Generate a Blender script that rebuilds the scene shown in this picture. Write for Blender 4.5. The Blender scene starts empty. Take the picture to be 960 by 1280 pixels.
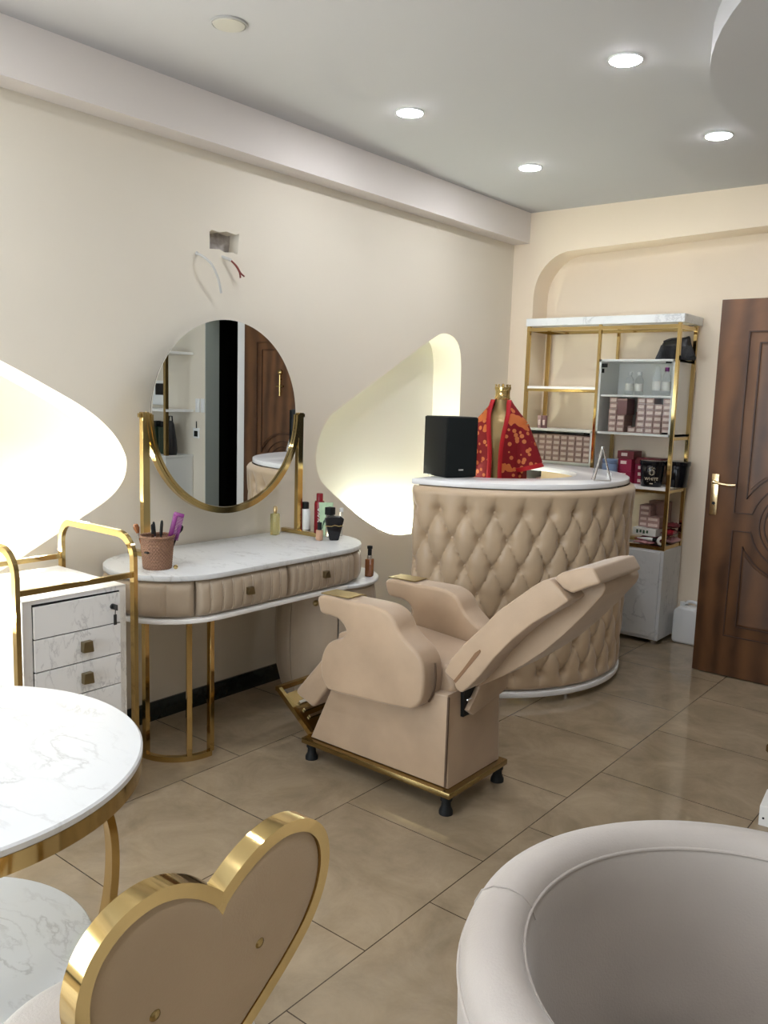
import bpy, bmesh, math, random
from math import sin, cos, pi, radians as RAD, sqrt, atan2, hypot
from mathutils import Vector as V, Matrix
random.seed(7)
scn = bpy.context.scene
COL = scn.collection

# ------------------------------------------------------------------ materials
def newmat(name):
    m = bpy.data.materials.new(name); m.use_nodes = True
    nt = m.node_tree
    return m, nt, nt.nodes['Principled BSDF']

def mat(name, col, rough=.5, metal=0., noise=0., nscale=6., bump=0., bscale=60., sheen=0., spec=.5,
        trans=0., ior=1.45, emit=0., coat=0., stretch=(1, 1, 1), alpha=1.):
    m, nt, b = newmat(name)
    b.inputs['Base Color'].default_value = (*col, 1)
    b.inputs['Roughness'].default_value = rough
    b.inputs['Metallic'].default_value = metal
    b.inputs['Specular IOR Level'].default_value = spec
    b.inputs['Sheen Weight'].default_value = sheen
    b.inputs['Sheen Roughness'].default_value = .4
    b.inputs['Transmission Weight'].default_value = trans
    b.inputs['IOR'].default_value = ior
    b.inputs['Coat Weight'].default_value = coat
    if emit:
        b.inputs['Emission Color'].default_value = (*col, 1)
        b.inputs['Emission Strength'].default_value = emit
    tc = nt.nodes.new('ShaderNodeTexCoord'); mp = nt.nodes.new('ShaderNodeMapping')
    mp.inputs['Scale'].default_value = stretch
    nt.links.new(tc.outputs['Object'], mp.inputs['Vector'])
    if noise:
        n = nt.nodes.new('ShaderNodeTexNoise'); n.inputs['Scale'].default_value = nscale
        n.inputs['Detail'].default_value = 5
        nt.links.new(mp.outputs['Vector'], n.inputs['Vector'])
        r = nt.nodes.new('ShaderNodeValToRGB')
        r.color_ramp.elements[0].position = .3; r.color_ramp.elements[1].position = .7
        r.color_ramp.elements[0].color = (*[c * (1 - noise) for c in col], 1)
        r.color_ramp.elements[1].color = (*[min(1, c * (1 + noise * .6)) for c in col], 1)
        nt.links.new(n.outputs['Fac'], r.inputs['Fac'])
        nt.links.new(r.outputs['Color'], b.inputs['Base Color'])
    if bump:
        n2 = nt.nodes.new('ShaderNodeTexNoise'); n2.inputs['Scale'].default_value = bscale
        n2.inputs['Detail'].default_value = 3
        nt.links.new(mp.outputs['Vector'], n2.inputs['Vector'])
        bp = nt.nodes.new('ShaderNodeBump'); bp.inputs['Strength'].default_value = bump
        bp.inputs['Distance'].default_value = .004
        nt.links.new(n2.outputs['Fac'], bp.inputs['Height'])
        nt.links.new(bp.outputs['Normal'], b.inputs['Normal'])
    return m

def marble(name, base=(.66, .67, .67), vein=(.48, .48, .475), rough=.33, scale=2.0, rot=(.3, .5, .6)):
    m, nt, b = newmat(name)
    b.inputs['Roughness'].default_value = rough
    tc = nt.nodes.new('ShaderNodeTexCoord'); mp = nt.nodes.new('ShaderNodeMapping')
    mp.inputs['Rotation'].default_value = rot; mp.inputs['Scale'].default_value = (scale, scale * 2.2, scale)
    nt.links.new(tc.outputs['Object'], mp.inputs['Vector'])
    n = nt.nodes.new('ShaderNodeTexNoise'); n.inputs['Scale'].default_value = 3.2; n.inputs['Detail'].default_value = 9
    n.inputs['Roughness'].default_value = .58; n.inputs['Distortion'].default_value = .35
    nt.links.new(mp.outputs['Vector'], n.inputs['Vector'])
    r = nt.nodes.new('ShaderNodeValToRGB'); e = r.color_ramp.elements
    e[0].position = .46; e[0].color = (*base, 1); e[1].position = .54; e[1].color = (*base, 1)
    k = e.new(.5); k.color = (*vein, 1)
    k2 = e.new(.485); k2.color = (*[.75 * a + .25 * v for a, v in zip(base, vein)], 1)
    nt.links.new(n.outputs['Fac'], r.inputs['Fac'])
    n3 = nt.nodes.new('ShaderNodeTexNoise'); n3.inputs['Scale'].default_value = 2.2
    nt.links.new(mp.outputs['Vector'], n3.inputs['Vector'])
    r3 = nt.nodes.new('ShaderNodeValToRGB'); r3.color_ramp.elements[0].position = .42; r3.color_ramp.elements[1].position = .62
    nt.links.new(n3.outputs['Fac'], r3.inputs['Fac'])
    mx = nt.nodes.new('ShaderNodeMixRGB'); mx.inputs['Color1'].default_value = (*base, 1)
    nt.links.new(r3.outputs['Color'], mx.inputs['Fac']); nt.links.new(r.outputs['Color'], mx.inputs['Color2'])
    nt.links.new(mx.outputs['Color'], b.inputs['Base Color'])
    return m

def floor_mat():
    m, nt, b = newmat('polished_tile')
    g = nt.nodes.new('ShaderNodeNewGeometry'); sp = nt.nodes.new('ShaderNodeSeparateXYZ')
    nt.links.new(g.outputs['Position'], sp.inputs[0])
    def add(sock, v):
        a = nt.nodes.new('ShaderNodeMath'); a.operation = 'ADD'; a.inputs[1].default_value = v
        nt.links.new(sock, a.inputs[0]); return a.outputs[0]
    cb = nt.nodes.new('ShaderNodeCombineXYZ')
    nt.links.new(add(sp.outputs['Y'], -1.632), cb.inputs['X']); nt.links.new(add(sp.outputs['X'], 1.330), cb.inputs['Y'])
    br = nt.nodes.new('ShaderNodeTexBrick'); br.offset = .5; br.offset_frequency = 2; br.squash = 1
    br.inputs['Scale'].default_value = 1; br.inputs['Brick Width'].default_value = .597; br.inputs['Row Height'].default_value = .594
    br.inputs['Mortar Size'].default_value = .0018; br.inputs['Mortar Smooth'].default_value = 0
    br.inputs['Color1'].default_value = (.95, .95, .95, 1); br.inputs['Color2'].default_value = (1, 1, 1, 1)
    br.inputs['Mortar'].default_value = (.16, .13, .1, 1)
    nt.links.new(cb.outputs[0], br.inputs['Vector'])
    n = nt.nodes.new('ShaderNodeTexNoise'); n.inputs['Scale'].default_value = 4.5; n.inputs['Detail'].default_value = 10
    n.inputs['Roughness'].default_value = .68; n.inputs['Distortion'].default_value = .5
    nt.links.new(g.outputs['Position'], n.inputs['Vector'])
    r = nt.nodes.new('ShaderNodeValToRGB'); e = r.color_ramp.elements
    e[0].position = .32; e[0].color = FLOOR_A; e[1].position = .68; e[1].color = FLOOR_B
    nt.links.new(n.outputs['Fac'], r.inputs['Fac'])
    mx = nt.nodes.new('ShaderNodeMixRGB'); mx.blend_type = 'MULTIPLY'; mx.inputs['Fac'].default_value = 1
    nt.links.new(r.outputs['Color'], mx.inputs['Color1']); nt.links.new(br.outputs['Color'], mx.inputs['Color2'])
    nt.links.new(mx.outputs['Color'], b.inputs['Base Color'])
    b.inputs['Roughness'].default_value = .07; b.inputs['Specular IOR Level'].default_value = .5
    return m
FLOOR_A = (.255, .195, .125, 1); FLOOR_B = (.385, .30, .20, 1)

def wood_mat():
    m, nt, b = newmat('brown_wood')
    tc = nt.nodes.new('ShaderNodeTexCoord'); mp = nt.nodes.new('ShaderNodeMapping')
    mp.inputs['Scale'].default_value = (3, 3, 1.6)
    nt.links.new(tc.outputs['Object'], mp.inputs['Vector'])
    n = nt.nodes.new('ShaderNodeTexNoise'); n.inputs['Scale'].default_value = 1.6; n.inputs['Detail'].default_value = 4
    n.inputs['Distortion'].default_value = 1.2
    nt.links.new(mp.outputs['Vector'], n.inputs['Vector'])
    w = nt.nodes.new('ShaderNodeTexWave'); w.inputs['Scale'].default_value = .9; w.inputs['Distortion'].default_value = 7
    w.inputs['Detail'].default_value = 3; w.inputs['Detail Scale'].default_value = .8
    nt.links.new(mp.outputs['Vector'], w.inputs['Vector'])
    mx = nt.nodes.new('ShaderNodeMixRGB'); mx.inputs['Fac'].default_value = .35
    nt.links.new(n.outputs['Fac'], mx.inputs['Color1']); nt.links.new(w.outputs['Fac'], mx.inputs['Color2'])
    r = nt.nodes.new('ShaderNodeValToRGB'); e = r.color_ramp.elements
    e[0].position = .25; e[0].color = (.062, .025, .0095, 1); e[1].position = .8; e[1].color = (.165, .072, .027, 1)
    nt.links.new(mx.outputs['Color'], r.inputs['Fac']); nt.links.new(r.outputs['Color'], b.inputs['Base Color'])
    bp = nt.nodes.new('ShaderNodeBump'); bp.inputs['Strength'].default_value = .12; bp.inputs['Distance'].default_value = .003
    nt.links.new(mx.outputs['Color'], bp.inputs['Height']); nt.links.new(bp.outputs['Normal'], b.inputs['Normal'])
    b.inputs['Roughness'].default_value = .42
    return m

def kimono_mat():
    m, nt, b = newmat('red_floral_silk')
    tc = nt.nodes.new('ShaderNodeTexCoord')
    def spots(scale, th, rnd=1):
        v = nt.nodes.new('ShaderNodeTexVoronoi'); v.inputs['Scale'].default_value = scale
        v.inputs['Randomness'].default_value = rnd
        nt.links.new(tc.outputs['Object'], v.inputs['Vector'])
        c = nt.nodes.new('ShaderNodeMath'); c.operation = 'LESS_THAN'; c.inputs[1].default_value = th
        nt.links.new(v.outputs['Distance'], c.inputs[0]); return c.outputs[0]
    m1 = nt.nodes.new('ShaderNodeMixRGB'); m1.inputs['Color1'].default_value = (.17, .005, .009, 1)
    m1.inputs['Color2'].default_value = (.50, .15, .05, 1)
    nt.links.new(spots(27, .34), m1.inputs['Fac'])
    n = nt.nodes.new('ShaderNodeTexNoise'); n.inputs['Scale'].default_value = 9; n.inputs['Detail'].default_value = 2
    nt.links.new(tc.outputs['Object'], n.inputs['Vector'])
    r = nt.nodes.new('ShaderNodeMath'); r.operation = 'GREATER_THAN'; r.inputs[1].default_value = .61
    nt.links.new(n.outputs['Fac'], r.inputs[0])
    m2 = nt.nodes.new('ShaderNodeMixRGB'); m2.inputs['Color2'].default_value = (.48, .13, .035, 1)
    nt.links.new(m1.outputs['Color'], m2.inputs['Color1']); nt.links.new(r.outputs[0], m2.inputs['Fac'])
    nt.links.new(m2.outputs['Color'], b.inputs['Base Color'])
    b.inputs['Roughness'].default_value = .7; b.inputs['Specular IOR Level'].default_value = .2
    return m

def wicker_mat():
    m, nt, b = newmat('brown_wicker')
    tc = nt.nodes.new('ShaderNodeTexCoord')
    c = nt.nodes.new('ShaderNodeTexChecker'); c.inputs['Scale'].default_value = 150
    c.inputs['Color1'].default_value = (.27, .145, .085, 1); c.inputs['Color2'].default_value = (.19, .095, .055, 1)
    nt.links.new(tc.outputs['Object'], c.inputs['Vector']); nt.links.new(c.outputs['Color'], b.inputs['Base Color'])
    b.inputs['Roughness'].default_value = .6
    return m

def brick_plaster():
    return mat('broken_plaster', (.42, .38, .35), .9, noise=.4, nscale=25, bump=.6, bscale=40)

M = dict(
    wall=mat('cream_paint', (.75, .69, .58), .75, noise=.02, nscale=1.5, bump=.05, bscale=90),
    backwall=mat('warm_cream_paint', (.90, .77, .60), .75, noise=.02, nscale=1.5),
    ceil=mat('ceiling_paint', (.48, .475, .48), .8),
    taupe_wall=mat('taupe_paint', (.46, .42, .37), .7),  # unseen walls kept dark to cut bounce and deepen gold reflections
    beam=mat('beam_paint', (.80, .745, .70), .8),
    niche=mat('niche_paint', (.78, .77, .68), .75),
    floor=floor_mat(),
    black_stone=mat('black_stone', (.015, .02, .018), .25, noise=.4, nscale=20),
    gold=mat('polished_gold', (.60, .44, .19), .09, 1, noise=.06, nscale=4),
    gold_dark=mat('aged_gold', (.36, .26, .11), .22, 1),
    gold_brush=mat('antique_gold', (.52, .40, .20), .35, 1),
    pewter=mat('dark_antique_brass', (.26, .21, .12), .3, 1),
    marble=marble('white_marble'),
    marble2=marble('white_marble_board', (.84, .83, .81), (.60, .59, .58), .35, 3.2, (.2, .9, .3)),
    marble_grey=marble('grey_white_marble', (.72, .73, .73), (.5, .51, .52), .4, 2.4, (.7, .2, .3)),
    velvet=mat('beige_velvet', (.455, .325, .215), .48, noise=.13, nscale=5, bump=.15, bscale=240, sheen=.35),  # colour noise stands in for the velvet's patchy sheen
    velvet_desk=mat('tufted_beige_velvet', (.53, .395, .26), .38, noise=.10, nscale=6, bump=.08, bscale=200, sheen=.3),
    velvet_dresser=mat('taupe_velvet', (.41, .325, .235), .5, noise=.05, nscale=6, bump=.1, bscale=220, sheen=.3),
    velvet_pale=mat('ivory_velvet', (.45, .40, .355), .5, noise=.06, nscale=5, bump=.15, bscale=230, sheen=.35),
    velvet_heart=mat('blush_velvet', (.47, .345, .215), .55, noise=.05, nscale=5, bump=.12, bscale=230, sheen=.3),
    stitch=mat('pale_thread', (.78, .70, .58), .6),
    slot_brown=mat('brown_slot', (.22, .12, .06), .7),
    seam=mat('dark_seam', (.10, .06, .035), .7),
    black=mat('black_plastic', (.012, .013, .013), .55, spec=.25),
    black_soft=mat('black_grille_cloth', (.010, .012, .012), .85, bump=.2, bscale=400, spec=.15),
    black_gloss=mat('black_gloss', (.008, .008, .01), .12),
    bag=mat('black_leather_fringe', (.012, .012, .014), .4, bump=.4, bscale=70, stretch=(4, 4, .3)),
    white=mat('white_laminate', (.84, .83, .80), .35),
    white_gloss=mat('white_gloss', (.86, .86, .86), .15),
    white_plastic=mat('white_plastic', (.80, .81, .80), .4),
    grey_panel=mat('grey_white_panel', (.62, .63, .61), .5),
    mirror=mat('mirror_silver', (.86, .88, .87), .0, 1),
    glass=mat('clear_glass', (.96, .98, .97), .02, trans=1, ior=1.12),
    clear_plastic=mat('clear_plastic', (.93, .94, .95), .06, trans=.92, ior=1.2),
    perfume=mat('perfume_yellow_glass', (.85, .80, .42), .04, trans=.8, ior=1.3),
    wood=wood_mat(),
    wood_shade=mat('wood_groove_shade', (.05, .02, .009), .45),  # door wood darkened so the raised strips read as shaded grooves
    brass=mat('pale_brass', (.80, .62, .36), .22, 1),
    kimono=kimono_mat(),
    red=mat('bright_red_silk', (.36, .006, .012), .55, spec=.3),
    mannequin=mat('bronze_skin_paint', (.30, .205, .085), .35, .4),
    wicker=wicker_mat(),
    purple=mat('purple_plastic', (.22, .035, .19), .35),
    darkred=mat('deep_red_gloss', (.22, .008, .016), .2),
    peach=mat('beige_cosmetic', (.62, .38, .25), .3),
    green=mat('pale_green_plastic', (.50, .68, .44), .35, noise=.2, nscale=25),
    amber=mat('brown_liquid_glass', (.26, .10, .04), .12),
    crimson=mat('crimson_card', (.26, .012, .045), .5),
    maroon=mat('maroon_card', (.16, .02, .025), .5),
    mauve=mat('mauve_card', (.42, .27, .24), .6, noise=.1, nscale=30),
    mauve_dark=mat('dark_mauve_card', (.20, .10, .10), .6),
    label=mat('pale_pink_print', (.74, .60, .54), .6, noise=.25, nscale=160),
    paper=mat('white_paper', (.78, .76, .72), .6),
    blue=mat('blue_grey_plastic', (.16, .22, .34), .4),
    pink=mat('pink_pouch_foil', (.48, .24, .25), .35),
    print_dark=mat('dark_print', (.05, .10, .06), .6),
    lamp=mat('downlight_diffuser', (.92, .94, 1.), .4, emit=140),
    lamp_off=mat('unlit_diffuser', (.50, .48, .41), .5),
    lampring=mat('lamp_trim', (.36, .355, .34), .4),
    led=mat('led_strip', (.93, 1., .86), .5, emit=1.),
    led_warm=mat('led_strip_bright', (1., .99, .90), .5, emit=1.),
    plaster=brick_plaster(),
    wire_white=mat('grey_white_cable', (.58, .57, .54), .5),
    wire_red=mat('red_brown_cable', (.20, .04, .03), .5),
    dark_room=mat('dark_corridor', (.012, .011, .01), .5),  # unlit corridor: its darkness is put into the wall colour
    sage=mat('sage_grey_paint', (.33, .36, .33), .6),
    steel=mat('chrome', (.75, .75, .75), .15, 1),
    dark_glass=mat('green_black_glass', (.02, .035, .02), .08),
    frame_white=mat('window_frame_white', (.8, .8, .8), .4),
    text=mat('pale_gold_print', (.72, .62, .45), .5),
    key=mat('dark_metal_key', (.05, .05, .05), .4, .6),
)

# ------------------------------------------------------------------ mesh helpers
def box(bm, x0, x1, y0, y1, z0, z1, bev=0, seg=2, mtx=None):
    t = bmesh.new()
    bmesh.ops.create_cube(t, size=1)
    for v in t.verts:
        v.co = V(((x0 + x1) / 2 + v.co.x * (x1 - x0), (y0 + y1) / 2 + v.co.y * (y1 - y0), (z0 + z1) / 2 + v.co.z * (z1 - z0)))
    if bev:
        bmesh.ops.bevel(t, geom=t.edges[:], offset=bev, segments=seg, profile=.5, affect='EDGES')
    merge(bm, t, mtx)

def merge(bm, t, mtx=None):
    if mtx is not None: bmesh.ops.transform(t, matrix=mtx, verts=t.verts[:])
    me = bpy.data.meshes.new('tmp'); t.to_mesh(me); t.free()
    bm.from_mesh(me); bpy.data.meshes.remove(me)

def prism(bm, pts, axis, a0, a1, bev=0, seg=3, mtx=None, allbev=False):
    """polygon pts in the two other axes (x<y<z order), extruded along axis from a0 to a1"""
    t = bmesh.new()
    def mk(p, a):
        q = list(p); q.insert(axis, a); return t.verts.new(q)
    A = [mk(p, a0) for p in pts]; B = [mk(p, a1) for p in pts]
    fa = t.faces.new(A); fb = t.faces.new(B[::-1])
    n = len(pts)
    for i in range(n): t.faces.new((A[i], B[i], B[(i + 1) % n], A[(i + 1) % n]))
    bmesh.ops.recalc_face_normals(t, faces=t.faces[:])
    if bev:
        ed = t.edges[:] if allbev else list(set(fa.edges[:] + fb.edges[:]))
        bmesh.ops.bevel(t, geom=ed, offset=bev, segments=seg, profile=.5, affect='EDGES', clamp_overlap=True)
    merge(bm, t, mtx)

def lathe(bm, prof, c=(0, 0, 0), n=32, a0=0, a1=2 * pi, sx=1, sy=1, mtx=None, rf=None):
    t = bmesh.new(); full = abs(a1 - a0 - 2 * pi) < 1e-6
    k = n if full else n + 1
    rings = []
    for i in range(k):
        a = a0 + (a1 - a0) * i / n
        ring = []
        for r, z in prof:
            rr = rf(a, r, z) if rf else r
            ring.append(t.verts.new((c[0] + rr * cos(a) * sx, c[1] + rr * sin(a) * sy, c[2] + z)))
        rings.append(ring)
    for i in range(n):
        A = rings[i]; B = rings[(i + 1) % k]
        for j in range(len(prof) - 1):
            if prof[j][0] < 1e-6 and prof[j + 1][0] < 1e-6: continue
            t.faces.new((A[j], B[j], B[j + 1], A[j + 1]))
    if not full:
        for ring in (rings[0], rings[-1]):
            try: t.faces.new(ring)
            except Exception: pass
    bmesh.ops.remove_doubles(t, verts=t.verts[:], dist=1e-5)
    bmesh.ops.recalc_face_normals(t, faces=t.faces[:])
    merge(bm, t, mtx)

def sweep(bm, pts, w, h=None, up=V((0, 0, 1)), closed=False, n=10, mtx=None):
    """tube (h None: round radius w) or rectangular bar w (sideways) x h (along up) following pts"""
    t = bmesh.new(); P = [V(p) for p in pts]; m = len(P); rings = []
    up = V(up)
    for i in range(m):
        if closed: d = (P[(i + 1) % m] - P[i - 1])
        else: d = P[min(i + 1, m - 1)] - P[max(i - 1, 0)]
        d.normalize()
        s = d.cross(up)
        if s.length < 1e-4: s = d.cross(V((1, 0, 0)) if abs(d.x) < .9 else V((0, 1, 0)))
        s.normalize(); u = s.cross(d).normalized()
        # mitre
        sc = 1
        if (closed or 0 < i < m - 1):
            d1 = (P[i] - P[i - 1]).normalized(); sc = 1 / max(.5, d1.dot(d))
        if h is None:
            ring = [t.verts.new(P[i] + s * (w * sc * cos(2 * pi * k / n)) + u * (w * sin(2 * pi * k / n))) for k in range(n)]
        else:
            ring = [t.verts.new(P[i] + s * (a * w / 2 * sc) + u * (b * h / 2)) for a, b in ((-1, -1), (1, -1), (1, 1), (-1, 1))]
        rings.append(ring)
    k = len(rings[0])
    for i in range(m if closed else m - 1):
        A = rings[i]; B = rings[(i + 1) % m]
        for j in range(k): t.faces.new((A[j], A[(j + 1) % k], B[(j + 1) % k], B[j]))
    if not closed:
        t.faces.new(rings[0][::-1]); t.faces.new(rings[-1])
    bmesh.ops.recalc_face_normals(t, faces=t.faces[:])
    merge(bm, t, mtx)

def ball(bm, c, r, s=(1, 1, 1), u=16, v=10, mtx=None):
    t = bmesh.new(); bmesh.ops.create_uvsphere(t, u_segments=u, v_segments=v, radius=r)
    for q in t.verts: q.co = V((c[0] + q.co.x * s[0], c[1] + q.co.y * s[1], c[2] + q.co.z * s[2]))
    merge(bm, t, mtx)

def grid(bm, rows, closed_u=False):
    """rows: list of lists of points"""
    t = bmesh.new(); G = [[t.verts.new(p) for p in r] for r in rows]
    for i in range(len(G) - 1):
        k = len(G[i])
        for j in range(k if closed_u else k - 1):
            t.faces.new((G[i][j], G[i][(j + 1) % k], G[i + 1][(j + 1) % k], G[i + 1][j]))
    bmesh.ops.recalc_face_normals(t, faces=t.faces[:])
    merge(bm, t)

def B(fn, *a, **k):
    bm = bmesh.new(); fn(bm, *a, **k); return bm

def smooth_closed(pts, sub=6):
    out = []; n = len(pts)
    for i in range(n):
        p0, p1, p2, p3 = (V(pts[(i + k) % n]) for k in (-1, 0, 1, 2))
        for s in range(sub):
            t = s / sub
            out.append(tuple(.5 * ((2 * p1) + (p2 - p0) * t + (2 * p0 - 5 * p1 + 4 * p2 - p3) * t * t + (3 * p1 - p0 - 3 * p2 + p3) * t ** 3)))
    return out
def smooth_open(pts, sub=6):
    out = []; n = len(pts)
    for i in range(n - 1):
        p0, p1, p2, p3 = (V(pts[min(max(i + k, 0), n - 1)]) for k in (-1, 0, 1, 2))
        for s in range(sub):
            t = s / sub
            out.append(tuple(.5 * ((2 * p1) + (p2 - p0) * t + (2 * p0 - 5 * p1 + 4 * p2 - p3) * t * t + (3 * p1 - p0 - 3 * p2 + p3) * t ** 3)))
    out.append(tuple(pts[-1])); return out
def round_poly(pts, r, seg=6):
    """round the corners of a 2D polygon; r may be a number or list"""
    out = []; n = len(pts)
    for i in range(n):
        rr = r[i] if isinstance(r, (list, tuple)) else r
        p = V(pts[i]).to_2d(); a = V(pts[i - 1]).to_2d() - p; b = V(pts[(i + 1) % n]).to_2d() - p
        if rr <= 0: out.append(tuple(p)); continue
        la, lb = a.length, b.length; a.normalize(); b.normalize()
        ang = a.angle(b); d = min(rr / math.tan(ang / 2), la * .49, lb * .49)
        s = p + a * d; e = p + b * d
        for k in range(seg + 1):
            t = k / seg
            out.append(tuple((1 - t) ** 2 * s + 2 * t * (1 - t) * p + t * t * e))
    return out

def curve_sheet(loops, thick):
    """filled 2D outline with holes, thick; returns mesh in XY plane, z +-thick/2"""
    cu = bpy.data.curves.new('c', 'CURVE'); cu.dimensions = '2D'; cu.fill_mode = 'BOTH'; cu.extrude = thick / 2
    for L in loops:
        s = cu.splines.new('POLY'); s.points.add(len(L) - 1); s.use_cyclic_u = True
        for p, q in zip(s.points, L): p.co = (q[0], q[1], 0, 1)
    o = bpy.data.objects.new('c', cu); COL.objects.link(o)
    dg = bpy.context.evaluated_depsgraph_get(); dg.update()
    me = bpy.data.meshes.new_from_object(o.evaluated_get(dg))
    bpy.data.objects.remove(o); bpy.data.curves.remove(cu)
    bm = bmesh.new(); bm.from_mesh(me); bpy.data.meshes.remove(me)
    bmesh.ops.remove_doubles(bm, verts=bm.verts[:], dist=1e-5)
    bmesh.ops.recalc_face_normals(bm, faces=bm.faces[:])
    return bm

def text_bm(body, size, thick=.0006):
    cu = bpy.data.curves.new('t', 'FONT'); cu.body = body; cu.size = size; cu.align_x = 'CENTER'; cu.extrude = thick
    o = bpy.data.objects.new('t', cu); COL.objects.link(o)
    dg = bpy.context.evaluated_depsgraph_get(); dg.update()
    me = bpy.data.meshes.new_from_object(o.evaluated_get(dg))
    bpy.data.objects.remove(o); bpy.data.curves.remove(cu)
    bm = bmesh.new(); bm.from_mesh(me); bpy.data.meshes.remove(me)
    return bm

def obj(name, bm, m, parent=None, smooth=40, loc=(0, 0, 0), rz=0, bev=0, label=None):
    me = bpy.data.meshes.new(name); bm.to_mesh(me); bm.free()
    if smooth:
        me.polygons.foreach_set('use_smooth', [True] * len(me.polygons))
        me.set_sharp_from_angle(angle=RAD(smooth))
    me.materials.append(M[m] if isinstance(m, str) else m)
    o = bpy.data.objects.new(name, me); COL.objects.link(o)
    o.location = loc; o.rotation_euler.z = rz
    if parent is not None: o.parent = parent
    if bev:
        b = o.modifiers.new('bevel', 'BEVEL'); b.width = bev; b.segments = 2; b.limit_method = 'ANGLE'; b.angle_limit = RAD(40)
    if label: o['label'] = label
    return o

def thing(name, label, cat, loc=(0, 0, 0), rz=0, group=None):
    o = bpy.data.objects.new(name, None); COL.objects.link(o)
    o.location = loc; o.rotation_euler.z = rz; o.empty_display_size = .1
    return tag(o, label, cat, group)
def tag(o, label, cat, group=None):
    o['label'] = label; o['category'] = cat
    if group: o['group'] = group
    return o
def struct(name, bm, m, parent=None, **k):
    o = obj(name, bm, m, parent, **k)
    if parent is None: o['kind'] = 'structure'
    return o
def dup(root, loc, rz=None, label=None, group=None):
    r = root.copy(); COL.objects.link(r); r.location = loc
    if rz is not None: r.rotation_euler.z = rz
    if label: r['label'] = label
    if group: r['group'] = group
    for ch in list(root.children):
        c = ch.copy(); COL.objects.link(c); c.parent = r
        for g in ch.children:
            d = g.copy(); COL.objects.link(d); d.parent = c
    return r

# ------------------------------------------------------------------ the room
XL = -3.1; YB = 5.2; ZC = 2.75; XR = 1.9; YR = -2.2
struct('floor', B(box, XL - .3, XR + .2, YR - .2, 6.6, -.1, 0), 'floor', smooth=0)
struct('ceiling', B(box, XL - .3, XR + .2, YR - .2, 6.6, ZC, ZC + .1), 'ceil', smooth=0)

LY0, LY1 = -2.05, -.15
nicheR = smooth_closed([(3.265, 1.16), (3.292, 1.274), (3.36, 1.37), (3.447, 1.424), (3.86, 1.637), (4.277, 1.85), (4.411, 1.894), (4.538, 1.864),
          (4.601, 1.756), (4.614, 1.5), (4.617, 1.0), (4.60, .82), (4.52, .70), (4.36, .655), (4.134, .652), (3.981, .662), (3.864, .697),
          (3.64, .805), (3.364, .985), (3.29, 1.06)])
nicheL = smooth_closed([(2.096, 1.169), (2.085, 1.228), (2.028, 1.313), (1.919, 1.402), (1.748, 1.494), (1.56, 1.585), (1.1, 1.80), (.93, 1.855), (.78, 1.83),
          (.69, 1.72), (.66, 1.4), (.66, .9), (.70, .62), (.83, .53), (1.0, .55), (1.3, .68), (1.536, .792), (1.837, .943), (2.004, 1.032), (2.075, 1.102)])
hole = [(2.542, 2.206), (2.555, 2.216), (2.60, 2.212), (2.64, 2.222), (2.70, 2.216), (2.717, 2.225), (2.714, 2.18), (2.706, 2.13), (2.68, 2.134),
        (2.63, 2.128), (2.60, 2.137), (2.542, 2.131)]
wl = curve_sheet([[(YR - .2, 0), (5.5, 0), (5.5, ZC), (YR - .2, ZC)], nicheR, nicheL, hole, [(LY0, .35), (LY1, .35), (LY1, 2.3), (LY0, 2.3)]], .22)
# XY -> YZ plane, centred on x=-3.21
bmesh.ops.transform(wl, matrix=Matrix(((0, 0, 1, -3.21), (1, 0, 0, 0), (0, 1, 0, 0), (0, 0, 0, 1))), verts=wl.verts[:])
struct('wall_left', wl, 'wall', smooth=30)
struct('trim_1', B(box, -3.37, -3.32, .5, 4.8, .4, 2.0), 'niche', smooth=0)             # back of both lit niches
struct('trim_2', B(box, -3.20, -3.165, 2.5, 2.75, 2.1, 2.25), 'plaster', smooth=0)      # broken plaster inside the hole
struct('trim_3', B(box, XL, -2.98, YR, YB, 2.55, ZC), 'beam', smooth=0)                # beam along the left wall
struct('baseboard_left', B(box, XL, -3.086, YR, YB, 0, .088, .002), 'black_stone')
# back wall with rounded alcove
alc = [(-2.93, 0), (-2.93, 2.16)] + [(-2.93 + .27 * (1 - cos(a)), 2.19 + .29 * sin(a)) for a in [RAD(x) for x in range(0, 91, 9)]] + \
      [(-2.2, 2.495), (-1.45, 2.52), (-.60, 2.545), (-.60, 0)]
outl = [(XL - .1, 0)] + alc + [(-.42, 0), (-.42, ZC), (XL - .1, ZC)]
wb = curve_sheet([outl], .2)
bmesh.ops.transform(wb, matrix=Matrix(((1, 0, 0, 0), (0, 0, 1, YB + .1), (0, 1, 0, 0), (0, 0, 0, 1))), verts=wb.verts[:])
struct('wall_back', wb, 'backwall', smooth=30)
struct('trim_4', B(box, -3.0, -.5, 5.40, 5.46, 0, ZC), 'backwall', smooth=0)           # back of the alcove
bb = bmesh.new(); box(bb, XL, -2.93, 5.186, 5.2, 0, .088, .002)
struct('baseboard_back', bb, 'black_stone')
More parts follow.
